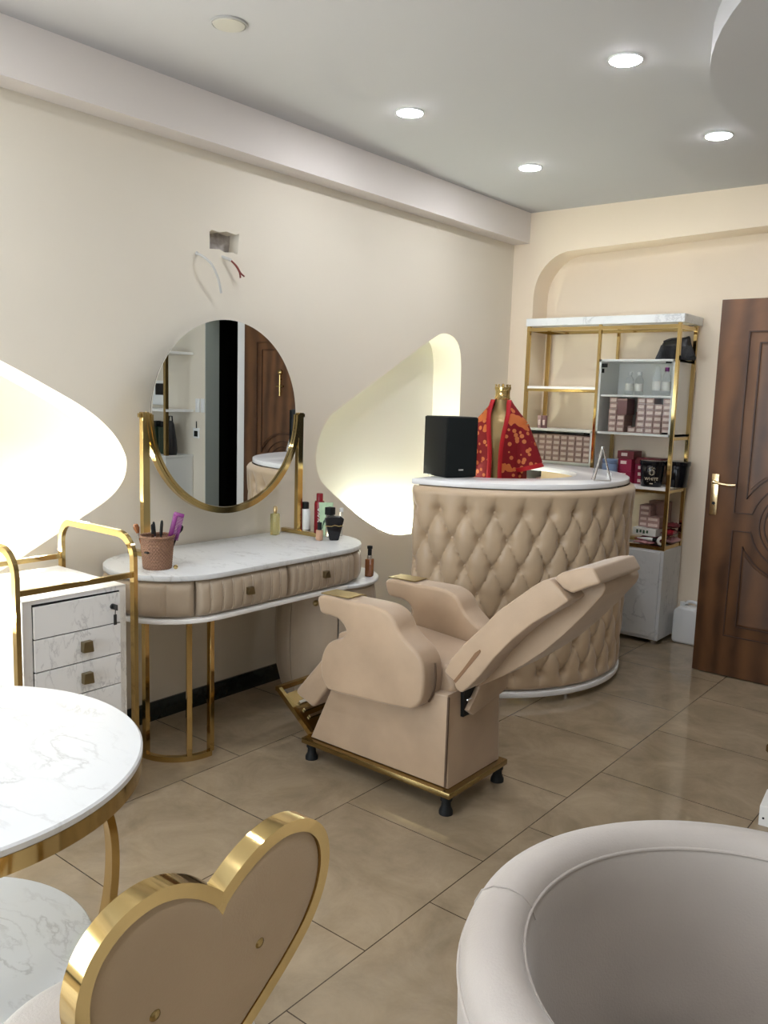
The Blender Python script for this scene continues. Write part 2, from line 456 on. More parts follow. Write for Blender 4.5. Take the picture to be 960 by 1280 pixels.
# wall to the right of the open door, with the dark doorway seen in the mirror
bm = bmesh.new(); box(bm, .0, XR + .2, 4.80, 4.94, 0, ZC); box(bm, -.55, .0, 4.80, 4.94, 2.12, ZC); box(bm, -.60, -.55, 4.8, 5.4, 0, ZC)
struct('wall_front', bm, 'wall', smooth=0)
struct('trim_5', B(box, -.55, -.425, 4.79, 4.95, 0, 2.12, .004), 'white', smooth=0)    # cream door frame
struct('trim_6', B(box, -.008, .0005, 4.795, 4.945, 0, 2.12), 'sage', smooth=0)
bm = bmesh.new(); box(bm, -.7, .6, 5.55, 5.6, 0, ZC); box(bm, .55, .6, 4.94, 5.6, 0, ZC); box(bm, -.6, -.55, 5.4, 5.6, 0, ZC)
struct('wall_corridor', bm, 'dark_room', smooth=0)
struct('wall_right', B(box, XR, XR + .2, YR - .2, 5.0, 0, ZC), 'taupe_wall', smooth=0)
# rear wall (behind the viewer) with a wide shop window
WX0, WX1, WZ0, WZ1 = -2.9, -.6, .25, 2.35
bm = bmesh.new()
box(bm, XL - .3, WX0, YR - .2, YR, 0, ZC); box(bm, WX1, XR + .2, YR - .2, YR, 0, ZC)
box(bm, WX0, WX1, YR - .2, YR, 0, WZ0); box(bm, WX0, WX1, YR - .2, YR, WZ1, ZC)
struct('wall_rear', bm, 'taupe_wall', smooth=0)
bm = bmesh.new()
for x in (WX0 + .03, (WX0 + WX1) / 2, WX1 - .03): box(bm, x - .03, x + .03, YR - .14, YR - .08, WZ0, WZ1)
for z in (WZ0 + .03, WZ1 - .03): box(bm, WX0, WX1, YR - .14, YR - .08, z - .03, z + .03)
struct('window_1', bm, 'frame_white', smooth=0)
bm = bmesh.new()
for y in (LY0 + .03, (LY0 + LY1) / 2, LY1 - .03): box(bm, -3.26, -3.20, y - .03, y + .03, .35, 2.3)
for z in (.38, 2.27): box(bm, -3.26, -3.20, LY0, LY1, z - .03, z + .03)
struct('window_2', bm, 'frame_white', smooth=0)
# dropped round soffit at the right of the ceiling
CXS, CYS, RS = .45, 3.60, 1.63
struct('trim_7', B(lathe, [(0, 2.65), (RS, 2.65), (RS, 2.752), (0, 2.752)], (CXS, CYS, 0), 96), 'ceil')

# niche LED strips
def strip(loop, i0, i1, m, name):
    pts = [(-3.30, p[0], p[1]) for p in loop[i0:i1]]
    cy = sum(p[0] for p in loop) / len(loop); cz = sum(p[1] for p in loop) / len(loop)
    pts = [(x, y + (cy - y) * .03, z + (cz - z) * .03) for x, y, z in pts]
    o = obj(name, B(sweep, pts, .016, .01), m); return o
tag(strip(nicheR, 74, 100, 'led', 'light_strip'), 'glowing strip light along the bottom of the niche behind the desk', 'light')
tag(strip(nicheL, 66, 112, 'led_warm', 'light_strip'), 'bright strip light along the bottom of the niche at the far left', 'light')

# downlights
def downlight(x, y, on, label, group=None):
    t = thing('ceiling_light', label, 'ceiling light', (x, y, ZC), group=group)
    obj('trim_ring', B(lathe, [(.0575, -.002), (.058, -.007), (.0615, -.006), (.063, 0), (.0575, 0)], n=40), 'lampring' if not on else 'white_plastic', t)
    obj('diffuser', B(lathe, [(0, -.010), (.040, -.011), (.054, -.009), (.057, -.004), (.057, 0), (0, 0)], n=40), 'lamp' if on else 'lamp_off', t)
    return t
downlight(-2.392, 2.045, 0, 'unlit round ceiling light above the oval mirror', )
downlight(-2.425, 3.115, 1, 'glowing round ceiling light nearest the left beam, second from the corner')
downlight(-1.41, 3.09, 1, 'glowing round ceiling light near the top, largest of the four lit ones')
downlight(-1.415, 4.165, 1, 'glowing round ceiling light above the brown door side, beside the soffit')
downlight(-2.42, 4.185, 1, 'smallest glowing round ceiling light, nearest the back corner')

for x, y, lb in ((-2.40, .95, 'second along the left beam from the window'), (-2.40, -.15, 'nearest the left window'), (-1.41, .95, 'above the round table'), (-1.41, -.15, 'middle one of the row by the window'),
                 (-.40, .95, 'above the tub armchair'), (-.40, -.15, 'by the rear window, right of the middle')):
    downlight(x, y, 1, 'glowing round ceiling light outside the view, ' + lb)  # unseen downlights added on the same grid to brighten the room
# wires on the wall
t = thing('electrical_cable', 'loose white cable hanging from the wall left of the broken hole', 'cable', (XL, 2.47, 2.098))
obj('cable_sheath', B(sweep, smooth_open([(0.005, 0, 0), (.03, .012, -.012), (.05, .045, -.045), (.045, .085, -.10), (.03, .115, -.158)]), .0055), 'wire_white', t)
obj('cable_end', B(sweep, [(.0, -.004, .004), (.006, 0, 0)], .009), 'wire_white', t)
t = thing('electrical_cable', 'red and brown twin wire sticking out below the broken hole', 'cable', (XL, 2.615, 2.105))
obj('cable_sheath', B(sweep, smooth_open([(-.01, -.005, .004), (.015, .022, -.006), (.022, .035, -.012)]), .007), 'wire_white', t)
for s, e in ((0, (.03, .085, -.085)), (1, (.03, .108, -.075))):
    obj('wire', B(sweep, smooth_open([(.022, .033, -.011), (.028, .06 + .004 * s, -.035), (.03, .08 + .006 * s, -.062), e]), .004), 'wire_red', t)

# ------------------------------------------------------------------ open door
DY = 4.75; DX0, DX1 = -1.523, -.556
door = struct('door_1', B(box, DX0, DX1, DY, DY + .042, .006, 2.066, .003), 'wood')
door['label'] = 'open brown wooden door with carved round medallion and pale brass handle'
def arcpts(cx, cz, r, a0, a1, n=14): return [(cx + r * cos(RAD(a0 + (a1 - a0) * i / n)), cz + r * sin(RAD(a0 + (a1 - a0) * i / n))) for i in range(n + 1)]
dc = (-1.04, .875)
def panel(inset, top):
    x0 = -1.365 + inset; x1 = 2 * dc[0] - x0; r = .235 + inset
    zt = 1.895 - inset; zb = .925 + inset * .9
    a = math.asin((zb - dc[1]) / r)
    if dc[0] - r * cos(a) <= x0 + .004:          # the arc reaches the side line first: pointed corner
        a = math.acos((dc[0] - x0) / r); arc = arcpts(dc[0], dc[1], r, 180 - math.degrees(a), math.degrees(a))
        pts = arc + [(x1, zt), (x0, zt)]
    else:
        arc = arcpts(dc[0], dc[1], r, 180 - math.degrees(a), math.degrees(a))
        pts = [(x0, zb)] + arc + [(x1, zb), (x1, zt), (x0, zt)]
    if not top: pts = [(x, 2 * dc[1] - z if z < 1.5 else .235 + inset) for x, z in pts]
    return pts
bm = bmesh.new()
for top in (1, 0):
    for ins in (0, .06):
        L = [(x, DY - .001, z) for x, z in panel(ins, top)]
        sweep(bm, L, .006, .012, up=(0, 1, 0), closed=True)
for r in (.19, .165, .115, .05):
    sweep(bm, [(x, DY - .001, z) for x, z in arcpts(dc[0], dc[1], r, 0, 360, 48)[:-1]], .006, .012, up=(0, 1, 0), closed=True)
obj('moulding_groove', bm, 'wood_shade', door, smooth=30)
bm = bmesh.new()
for top in (1, 0):
    L = panel(.075, top)
    q = curve_sheet([L], .012); merge(bm, q, Matrix(((1, 0, 0, 0), (0, 0, 1, DY), (0, 1, 0, 0), (0, 0, 0, 1))))
lathe(bm, [(0, .012), (.09, .011), (.107, .004), (.108, 0)], n=40, mtx=Matrix.Translation((dc[0], DY, dc[1])) @ Matrix.Rotation(pi / 2, 4, 'X'))
bmesh.ops.recalc_face_normals(bm, faces=bm.faces[:])
obj('raised_panel', bm, 'wood', door, smooth=30)
hd = obj('door_handle', B(box, -1.497, -1.457, DY - .008, DY, .90, 1.128, .003), 'brass', door)
obj('lever', B(sweep, smooth_open([(-1.477, DY - .004, 1.083), (-1.477, DY - .05, 1.083), (-1.46, DY - .058, 1.084), (-1.40, DY - .058, 1.076), (-1.355, DY - .055, 1.078)]), .0085), 'brass', hd)
obj('keyhole', B(lathe, [(0, .002), (.008, .002), (.009, 0)], n=16, mtx=Matrix.Translation((-1.477, DY - .008, .965)) @ Matrix.Rotation(pi / 2, 4, 'X')), 'black', hd)
# gold ornament seen on the door in the mirror
bm = bmesh.new()
ball(bm, (-1.0, DY - .02, 1.655), .022, (1, .7, 1.1)); sweep(bm, [(-1.0, DY - .02, 1.65), (-1.0, DY - .02, 1.47)], .009)
sweep(bm, [(-1.04, DY - .02, 1.545), (-.96, DY - .02, 1.545)], .008); sweep(bm, [(-1.0, DY, 1.6), (-1.0, DY - .025, 1.6)], .008)
obj('door_knocker', bm, 'gold', door, label='small gold knocker shaped like a pin, seen in the mirror')

# ------------------------------------------------------------------ vanity dresser
def stadium(ins=0., n=14, half=False):
    """outline from wall at the left end, round the front, to wall at the right: (y along wall, x) -> (x,y)"""
    R = .29 - ins; cx = -2.79; ya, yb = 1.83 + .29, 3.135 - .29
    pts = [(cx - R * sin(a) * 1, ya - R * cos(a)) for a in [pi / 2 - pi * i / n for i in range(n + 1)]]
    # a: pi/2 (x=cx-R) -> -pi/2 (x=cx+R)
    pts += [(cx + R, ya + (yb - ya) * i / 24) for i in range(1, 24)]
    pts += [(cx + R * cos(b), yb + R * sin(b)) for b in [pi * i / n for i in range(n + 1)]]
    return pts
dr = thing('vanity_dresser', 'long marble topped dressing table with padded beige drawers along the left wall', 'dresser', (-2.79, 2.46, 0))
IDR = Matrix.Translation((2.79, -2.46, 0))
def dpart(name, bm, m, parent=dr, **k):
    bmesh.ops.transform(bm, matrix=IDR, verts=bm.verts[:]); return obj(name, bm, m, parent, **k)
dpart('marble_top', B(prism, [(x, y) for x, y in stadium(0)], 2, .775, .797, .004, 2), 'marble')
dpart('bottom_board', B(prism, [(x, y) for x, y in stadium(.005)], 2, .606, .624, .003, 2), 'white')
SP = stadium(.035)
cum = [0]
for a, b in zip(SP, SP[1:]): cum.append(cum[-1] + hypot(b[0] - a[0], b[1] - a[1]))
def at_s(s):
    s = min(max(s, 0), cum[-1] - 1e-6)
    for i in range(len(cum) - 1):
        if cum[i] <= s <= cum[i + 1]:
            f = (s - cum[i]) / (cum[i + 1] - cum[i]); a, b = SP[i], SP[i + 1]
            j0 = V(SP[max(i - 1, 0)]); d0 = (V(b) - V(a)).normalized()
            dprev = (V(a) - V(SP[max(i - 1, 0)])) if i else d0; dnext = (V(SP[min(i + 2, len(SP) - 1)]) - V(b)) if i + 2 < len(SP) else d0
            d = (dprev.normalized() * (1 - f) * .5 + d0 + dnext.normalized() * f * .5).normalized()
            return V((a[0] + (b[0] - a[0]) * f, a[1] + (b[1] - a[1]) * f)), V((d.y, -d.x))
def s_of_y(y):   # on straight front
    for i in range(len(SP) - 1):
        if SP[i][0] > -2.56 and SP[i][1] <= y <= SP[i + 1][1]: return cum[i] + (y - SP[i][1])
def padded(s0, s1, chan, z0=.626, z1=.774, amp=.038):
    bm = bmesh.new(); rows = []; n = chan * 12; k = 12
    for i in range(n + 1):
        s = s0 + (s1 - s0) * i / n; p, nn = at_s(s)
        e = min(s - s0, s1 - s); ed = min(1, e / .018) ** .5
        ch = abs(sin(pi * (s - s0) / (s1 - s0) * chan)) ** .35
        row = []
        for j in range(k + 1):
            t = j / k; a = amp * (max(0, 1 - (2 * t - 1) ** 4)) ** .5
            d = a * (.35 + .65 * ed) * (.76 + .24 * ch)
            q = p + nn * d; row.append((q.x, q.y, z0 + (z1 - z0) * t))
        rows.append(row)
    grid(bm, rows); return bm
sA, sB, sC = s_of_y(2.01), s_of_y(2.485), s_of_y(2.94)
def seams(s0, s1, chan, amp=.038):
    bm = bmesh.new()
    for c in range(1, chan):
        s = s0 + (s1 - s0) * c / chan; p, nn = at_s(s); L = []
        for j in range(1, 12):
            t = j / 12; a = amp * (1 - (2 * t - 1) ** 4) ** .5 * .76 + .0012; q = p + nn * a
            L.append((q.x, q.y, .626 + .148 * t))
        sweep(bm, L, .0019, n=5)
    return bm
sA, sB, sC = s_of_y(2.13), s_of_y(2.49), s_of_y(2.80)
sA -= .11; sC += .12
body = dpart('body', B(prism, stadium(.036), 2, .622, .778), 'velvet_dresser')
dpart('end_panel', padded(0, sA - .002, 7), 'velvet_dresser'); dpart('end_panel', padded(sC + .002, cum[-1], 9), 'velvet_dresser')
for a, b in ((sA, sB), (sB, sC)):
    d = dpart('drawer', padded(a + .003, b - .003, 9), 'velvet_dresser')
    dpart('stitching', seams(a + .003, b - .003, 9), 'stitch', d)
    p, nn = at_s((a + b) / 2)
    kb = bmesh.new(); box(kb, -.016, .016, -.016, .016, -.006, .014, .004)
    for q in kb.verts:
        if q.co.z > .01: q.co.z += .006 * (1 if q.co.x * q.co.y > 0 else -.6)
    rot = Matrix.Translation((p.x + nn.x * .040, p.y + nn.y * .040, .703)) @ Matrix.Rotation(pi / 2, 4, 'Y')
    bmesh.ops.transform(kb, matrix=rot, verts=kb.verts[:])
    dpart('knob', kb, 'pewter', d, smooth=20)
# gold arc leg frame
la = (-2.80, 2.145, .185)
def arc3(z, a0, a1, n=24): return [(la[0] + la[2] * cos(RAD(a0 + (a1 - a0) * i / n)), la[1] + la[2] * sin(RAD(a0 + (a1 - a0) * i / n)), z) for i in range(n + 1)]
for z in (.012, .594): dpart('leg_frame', B(sweep, arc3(z, 3, -115), .022, .022), 'gold')
for a in (3, -27, -85, -115):
    x, y = la[0] + la[2] * cos(RAD(a)), la[1] + la[2] * sin(RAD(a))
    dpart('leg', B(box, -.011, .011, -.011, .011, .02, .60, .001, 1, mtx=Matrix.Translation((x, y, 0)) @ Matrix.Rotation(RAD(a), 4, 'Z')), 'gold')

# round pedestal cabinet
pc = (-2.74, 2.975)
prof = [(.19, .05), (.215, .09), (.238, .18), (.248, .32), (.245, .46), (.235, .56), (.225, .604), (0, .604)]
pd = obj('pedestal', B(lathe, [(0, .05)] + prof, n=144, a0=RAD(-32), a1=RAD(-32 + 302), rf=lambda a, r, z: r * (1 - .012 * (1 - abs(sin(a * 16)) ** .4)) if r > .1 else r), 'velvet_dresser', dr, loc=(pc[0] + 2.79, pc[1] - 2.46, 0), label='round padded drum pedestal with its own marble top')
d = obj('drawer_front', B(lathe, [(.20, .06)] + prof[1:6] + [(.228, .60), (.20, .60)], n=30, a0=RAD(-88), a1=RAD(-34), rf=lambda a, r, z: r * (1.012 - .012 * (1 - abs(sin(a * 16)) ** .4))), 'velvet_dresser', pd)
obj('knob', B(ball, (.25 * cos(RAD(-58)), .25 * sin(RAD(-58)), .54), .014, u=8, v=6), 'gold_brush', pd)
d2 = obj('drawer_front', B(lathe, [(.20, .47), (.247, .475), (.24, .54), (.232, .59), (.20, .596)], n=30, a0=RAD(-33), a1=RAD(55), rf=lambda a, r, z: r * (1.015 - .012 * (1 - abs(sin(a * 16)) ** .4))), 'velvet_dresser', pd)
obj('knob', B(box, .238, .262, -.03, .002, .535, .567, .004), 'gold_brush', pd)
obj('marble_top', B(lathe, [(0, .606), (.252, .606), (.256, .611), (.256, .62), (.252, .6245), (0, .6245)], n=64), 'marble', pd)
obj('base_ring', B(lathe, [(0, 0), (.18, 0), (.19, .015), (.21, .03), (.21, .05), (0, .05)], n=48), 'white', pd)

# ------------------------------------------------------------------ round vanity mirror
mc = V((-2.955, 2.538, 1.392)); RM = .418
mr = thing('vanity_mirror', 'large round mirror in a gold half ring stand on the dressing table', 'mirror', (mc.x, mc.y, .797))
off = Matrix.Translation((-mc.x, -mc.y, -.797))
def mpart(name, bm, m, parent=mr, **k):
    bmesh.ops.transform(bm, matrix=off, verts=bm.verts[:]); return obj(name, bm, m, parent, **k)
RY = Matrix.Translation(mc) @ Matrix.Rotation(pi / 2, 4, 'Y')
mpart('glass', B(lathe, [(0, .004), (RM, .004), (RM, -.004), (0, -.004)], n=96, mtx=RY), 'mirror', smooth=0)
mpart('backing', B(lathe, [(0, -.0045), (RM - .004, -.0045), (RM - .004, -.012), (0, -.012)], n=96, mtx=RY), 'black')
bm = bmesh.new()
for r, dx, w in ((RM + .008, .004, .012), (RM + .022, 0, .016)):
    sweep(bm, [(mc.x + dx, mc.y + r * cos(RAD(a)), mc.z + r * sin(RAD(a))) for a in range(-180, 1, 4)], w, .028, up=(1, 0, 0))
mpart('half_ring', bm, 'gold')
for s in (-1, 1):
    y = mc.y + s * .452
    mpart('post', B(box, mc.x - .012, mc.x + .012, y - .017, y + .017, .815, 1.402, .001, 1), 'gold')
    ft = mpart('foot', B(box, -3.06, -2.80, y - .017, y + .017, .7975, .8175, .002, 1), 'gold')
    mpart('foot_knob', B(ball, (-2.80, y, .812), .013), 'gold', ft)
    mpart('pivot', B(box, mc.x - .006, mc.x + .006, y - .03, y + .03, mc.z - .012, mc.z + .005), 'gold')

# ------------------------------------------------------------------ things on the dresser
ZT = .7972
def vessel(name, prof, m, n=28, parent=None, loc=(0, 0, 0), **k): return obj(name, B(lathe, prof, n=n), m, parent, loc=loc, **k)
# basket
bk = thing('wicker_basket', 'brown wicker cup basket holding brushes and a comb', 'basket', (-2.735, 1.985, ZT))
def wv(a, r, z): return r + .0016 * sin(a * 30 + (pi if int(z / .008) % 2 else 0))
prof = [(0, 0), (.054, 0)] + [(.054 + .010 * z / .13 + .0012 * (i % 2), z) for i, z in enumerate([k * .004 for k in range(1, 32)])]
obj('body', B(lathe, prof + [(.060, .126), (.052, .02), (0, .01)], n=90, rf=wv), 'wicker', bk)
obj('rim', B(sweep, [(.064 * cos(2 * pi * i / 40), .064 * sin(2 * pi * i / 40), .127 + .0015 * (i % 2)) for i in range(40)], .0055, closed=True), 'wicker', bk)
obj('clasp', B(box, .01, .03, -.068, -.06, .068, .074), 'black', bk)
cb = thing('hair_comb', 'purple comb standing upright in the wicker basket', 'comb', (-2.722, 2.02, ZT + .02))
def comb(bm):
    box(bm, -.020, -.002, -.004, .004, .09, .20, .002); box(bm, -.012, .002, -.004, .004, 0, .1, .002); box(bm, -.018, .022, -.0045, .0045, .19, .205, .002)
    for i in range(22): box(bm, -.004, .022, -.0022, .0022, .096 + i * .0043, .0985 + i * .0043)
bm = B(comb); bmesh.ops.transform(bm, matrix=Matrix.Rotation(RAD(40), 4, 'Z') @ Matrix.Rotation(RAD(14), 4, 'Y'), verts=bm.verts[:])
obj('teeth_and_spine', bm, 'purple', cb)
for i, (dx, dy, tx, ty, L, c, lb) in enumerate([(-.02, -.03, -.12, -.25, .155, 'amber', 'makeup brush with brown bristles at the left of the basket'),
        (.0, -.01, .05, -.12, .15, 'black', 'slim black brush standing straight up in the basket'), (.015, -.005, .1, .02, .165, 'black', 'taller black brush beside the purple comb'),
        (.01, .03, .1, .42, .15, 'black', 'black hairbrush leaning right out of the basket'), (-.02, .01, -.1, 0, .15, 'white_plastic', 'pale handled brush at the back of the basket')]):
    b = thing('makeup_brush', lb, 'brush', (-2.735 + dx, 1.985 + dy, ZT + .012))
    mt = Matrix.Rotation(tx, 4, 'Y') @ Matrix.Rotation(-ty, 4, 'X')
    obj('handle', B(lathe, [(0, 0), (.004, .001), (.005, .06), (.0035, L - .04), (0, L - .04)], n=12, mtx=mt), c, b)
    obj('ferrule', B(lathe, [(0, L - .04), (.0055, L - .04), (.0065, L - .02), (0, L - .02)], n=12, mtx=mt), 'steel' if i < 2 else 'black', b)
    w = .012 if i in (0, 3) else .006
    obj('bristles', B(lathe, [(0, L - .02), (.006, L - .02), (w, L), (w * .8, L + .014), (0, L + .02)], n=14, mtx=mt), 'amber' if i == 0 else 'black', b)
# small gold stud beside the basket
tag(obj('earring', B(ball, (0, 0, .009), .009, (1, 1, 1)), 'gold', loc=(-2.665, 2.02, ZT)), 'tiny gold bead lying right of the wicker basket', 'trinket')
# perfume
p = thing('perfume_bottle', 'slim clear bottle of yellow perfume right below the mirror', 'perfume', (-3.0, 2.875, ZT), .3)
obj('glass', B(box, -.018, .018, -.022, .022, 0, .108, .006), 'perfume', p)
obj('neck', B(lathe, [(0, .106), (.008, .106), (.008, .118), (0, .118)], n=16), 'gold', p)
obj('spray_cap', B(lathe, [(0, .118), (.010, .118), (.010, .138), (.006, .144), (0, .144)], n=18), 'brass', p)
# red bottle
p = thing('spray_bottle', 'tall deep red bottle behind the white spray bottle', 'bottle', (-2.895, 3.082, ZT))
obj('body', B(lathe, [(0, 0), (.026, 0), (.027, .005), (.027, .15), (.023, .165), (0, .168)], n=28), 'darkred', p)
obj('cap', B(lathe, [(0, .165), (.017, .166), (.017, .2), (.014, .204), (0, .204)], n=24), 'darkred', p)
bm = bmesh.new(); aa = atan2(-3.09, 2.92)
for k in range(3):
    def on_(u, z): q = aa + u / .0275; return (.0277 * cos(q), .0277 * sin(q), z)
    zc_ = .055 + k * .030
    sweep(bm, smooth_open([on_(.008, zc_ + .010), on_(0, zc_ + .013), on_(-.008, zc_ + .008), on_(0, zc_), on_(.008, zc_ - .006), on_(0, zc_ - .011), on_(-.008, zc_ - .008)], 4), .0022, n=5)
obj('letter_print', bm, 'paper', p)
p2 = thing('spray_bottle', 'white spray bottle with black cap in front of the red bottle', 'bottle', (-2.955, 3.040, ZT))
obj('body', B(lathe, [(0, 0), (.027, 0), (.028, .004), (.028, .108), (.022, .122), (0, .124)], n=28), 'white_plastic', p2)
obj('cap', B(lathe, [(0, .122), (.019, .122), (.019, .152), (.016, .156), (0, .156)], n=24), 'black', p2)
obj('band', B(lathe, [(.0283, .012), (.0283, .018), (.0275, .018), (.0275, .012), (.0283, .012)], n=28), 'key', p2)
p = thing('foundation_bottle', 'small beige foundation bottle with black cap at the table edge', 'cosmetic', (-2.745, 2.925, ZT))
obj('body', B(box, -.013, .013, -.013, .013, 0, .052, .004), 'peach', p)
obj('cap', B(lathe, [(0, .052), (.011, .052), (.011, .088), (0, .089)], n=18), 'black', p)
p = thing('dropper_bottle', 'clear bottle with square black cap behind the beige foundation', 'bottle', (-2.772, 3.027, ZT))
obj('body', B(box, -.016, .016, -.016, .016, 0, .112, .004), 'clear_plastic', p)
obj('cap', B(box, -.019, .019, -.019, .019, .112, .15, .003), 'black', p)
obj('straw', B(lathe, [(0, .01), (.002, .01), (.002, .112), (0, .112)], n=8), 'white_plastic', p)
def tube_bm(bm, w, h, d=.014):
    rows = []
    for j in range(9):
        t = j / 8; z = .018 + (h - .018) * t; a = d * (1 - t) ** .7 + .0015; b = w * (.75 + .25 * t)
        rows.append([(a * cos(2 * pi * i / 24), b * sin(2 * pi * i / 24), z) for i in range(24)])
    grid(bm, rows, True); lathe(bm, [(0, 0), (w * .72, 0), (w * .72, .02), (0, .02)], n=24, sx=.6)
p = thing('cream_tube', 'pale green cream tube standing on its cap behind the black jar', 'tube', (-2.83, 3.06, ZT), RAD(-40))
obj('tube_body', B(tube_bm, .036, .165), 'green', p)
obj('leaf_print', B(prism, [(-.02, .035), (.012, .04), (.022, .08), (.0, .095), (-.015, .07)], 0, .0105, .0118), 'print_dark', p)
p = thing('perfume_bottle', 'squat black fan shaped perfume bottle with thin gold line', 'perfume', (-2.705, 2.985, ZT), RAD(-42))
fan = round_poly([(-.022, 0), (.022, 0), (.047, .105), (.030, .118), (-.030, .118), (-.047, .105)], .008)
obj('glass', B(prism, fan, 0, -.018, .018, .006, 3), 'black_gloss', p)
obj('gold_line', B(sweep, [(.0188, -.045, .072), (.0190, -.015, .070), (.0192, .0, .076), (.019, .02, .071), (.0188, .043, .074)], .0022, n=6), 'gold', p)
p = thing('lipstick', 'small clear and silver tube at the right end of the dressing table', 'cosmetic', (-2.82, 3.15 - .05, ZT))
p.location = (-2.770, 3.108, ZT)
obj('body', B(lathe, [(0, 0), (.009, 0), (.009, .12), (0, .121)], n=16), 'clear_plastic', p)
obj('cap', B(lathe, [(0, .121), (.010, .121), (.010, .14), (0, .141)], n=16), 'white_plastic', p)
p = thing('serum_bottle', 'brown bottle with black dropper on the lower drum pedestal beside the dressing table', 'bottle', (-2.565, 3.092, .6247), RAD(20))
obj('body', B(box, -.018, .018, -.018, .018, 0, .088, .005), 'amber', p)
obj('collar', B(lathe, [(0, .086), (.013, .088), (.012, .105), (0, .106)], n=18), 'steel', p)
obj('dropper', B(lathe, [(0, .105), (.010, .106), (.010, .135), (.013, .137), (.013, .15), (0, .152)], n=18), 'black', p)

# ------------------------------------------------------------------ drawer trolley
tx0, tx1, ty0, ty1 = -2.97, -2.50, 1.285, 1.715
tr = thing('drawer_trolley', 'white marble drawer trolley with gold rail frame at the left edge', 'trolley', ((tx0 + tx1) / 2, (ty0 + ty1) / 2, 0))
offT = Matrix.Translation((-(tx0 + tx1) / 2, -(ty0 + ty1) / 2, 0))
def tpart(name, bm, m, parent=tr, **k):
    bmesh.ops.transform(bm, matrix=offT, verts=bm.verts[:]); return obj(name, bm, m, parent, **k)
tpart('cabinet_body', B(box, tx0 + .02, tx1 - .012, ty0 + .025, ty1 - .025, .12, .815, .002), 'marble2', smooth=0)
zs = [.795, .685, .575, .465, .355, .14]
for i in range(5):
    y0, y1 = ty0 + .058, ty1 - .055
    d = tpart('drawer', B(box, tx1 - .016, tx1 - .001, y0, y1, zs[i + 1] + .002, zs[i] - .002, .0012, 1), 'marble2', smooth=0)
    g = bmesh.new()
    sweep(g, [(tx1 - .0115, y, z) for y, z in ((y0, zs[i]), (y1, zs[i]), (y1, zs[i + 1]), (y0, zs[i + 1]))], .006, .004, up=(1, 0, 0), closed=True)
    tpart('gap_edge', g, 'black', d, smooth=0)
    yc = (y0 + y1) / 2 + .02; zc = (zs[i] + zs[i + 1]) / 2
    if i == 0:
        lk = bmesh.new(); yl = y1 - .032
        lathe(lk, [(0, .006), (.009, .006), (.010, 0)], n=20, mtx=Matrix.Translation((tx1, yl, .748)) @ Matrix.Rotation(pi / 2, 4, 'Y'))
        tpart('lock', lk, 'key', d)
        kb = bmesh.new(); box(kb, tx1 + .004, tx1 + .030, yl - .002, yl + .002, .738, .758, .001)
        box(kb, tx1 + .014, tx1 + .017, yl - .006, yl + .006, .685, .722, .001); sweep(kb, [(tx1 + .018, yl, .742), (tx1 + .015, yl, .715)], .0015)
        tpart('key', kb, 'key', d)
    else:
        kb = bmesh.new(); box(kb, tx1, tx1 + .02, yc - .018, yc + .018, zc - .019, zc + .019, .003)
        for q in kb.verts:
            if q.co.x > tx1 + .012: q.co.x += .2 * ((q.co.y - yc) - (q.co.z - zc)) * (1 if (q.co.y - yc) > (q.co.z - zc) else -.6)
        tpart('knob', kb, 'pewter', d, smooth=20)
for y in (ty0, ty1):
    L = [(tx1, y, .09), (tx1, y, .90)] + [(tx1 - .09 * (1 - cos(RAD(a))), y, .90 + .085 * sin(RAD(a))) for a in range(10, 91, 10)]
    L += [(tx0 + .07 * (1 - cos(RAD(a))), y, .905 + .08 * sin(RAD(a))) for a in range(90, -1, -10)] + [(tx0, y, .09)]
    tpart('loop_frame', B(sweep, L, .024, .016, up=(0, 1, 0)), 'gold', smooth=30)
for x in (tx0, tx1):
    tpart('rail', B(box, x - .007, x + .007, ty0, ty1, .838, .857, .001), 'gold', smooth=0)
tpart('base_board', B(box, tx0 + .02, tx1 - .012, ty0 + .025, ty1 - .025, .058, .0905), 'marble2', smooth=0)
tpart('bottom_frame', B(sweep, [(tx0, ty0, .1), (tx1, ty0, .1), (tx1, ty1, .1), (tx0, ty1, .1)], .02, .02, closed=True), 'gold', smooth=0)
for x in (tx0 + .09, tx1 - .10):
    for y in (ty0 + .09, ty1 - .10):
        tpart('caster', B(lathe, [(0, -.012), (.024, -.012), (.028, -.006), (.028, .006), (.024, .012), (0, .012)], n=20, mtx=Matrix.Translation((x, y, .0285)) @ Matrix.Rotation(pi / 2, 4, 'X')), 'black')

# ------------------------------------------------------------------ round table
tb = thing('round_table', 'round white marble table with gold rim and curved gold legs at the left front', 'table', (-1.714, .655, 0))
obj('marble_top', B(lathe, [(0, .733), (.440, .733), (.4445, .737), (.4445, .747), (.440, .751), (0, .751)], n=96), 'marble', tb)
obj('gold_rim', B(lathe, [(.438, .700), (.443, .700), (.443, .734), (.40, .734), (.40, .728), (.438, .728), (.438, .700)], n=96), 'gold', tb)
for k in range(3):
    a = RAD(76 + 120 * k)
    prof = smooth_open([(.31, .728), (.345, .66), (.378, .57), (.398, .48), (.399, .38), (.385, .28), (.352, .17), (.32, .08), (.31, 0.005)], 5)
    obj('leg', B(sweep, [(r * cos(a), r * sin(a), z) for r, z in prof], .046, .018, up=(cos(a), sin(a), 0)), 'gold', tb, smooth=30)
obj('lower_shelf', B(lathe, [(0, .282), (.336, .282), (.340, .285), (.340, .297), (.337, .30), (0, .30)], n=80), 'marble', tb)

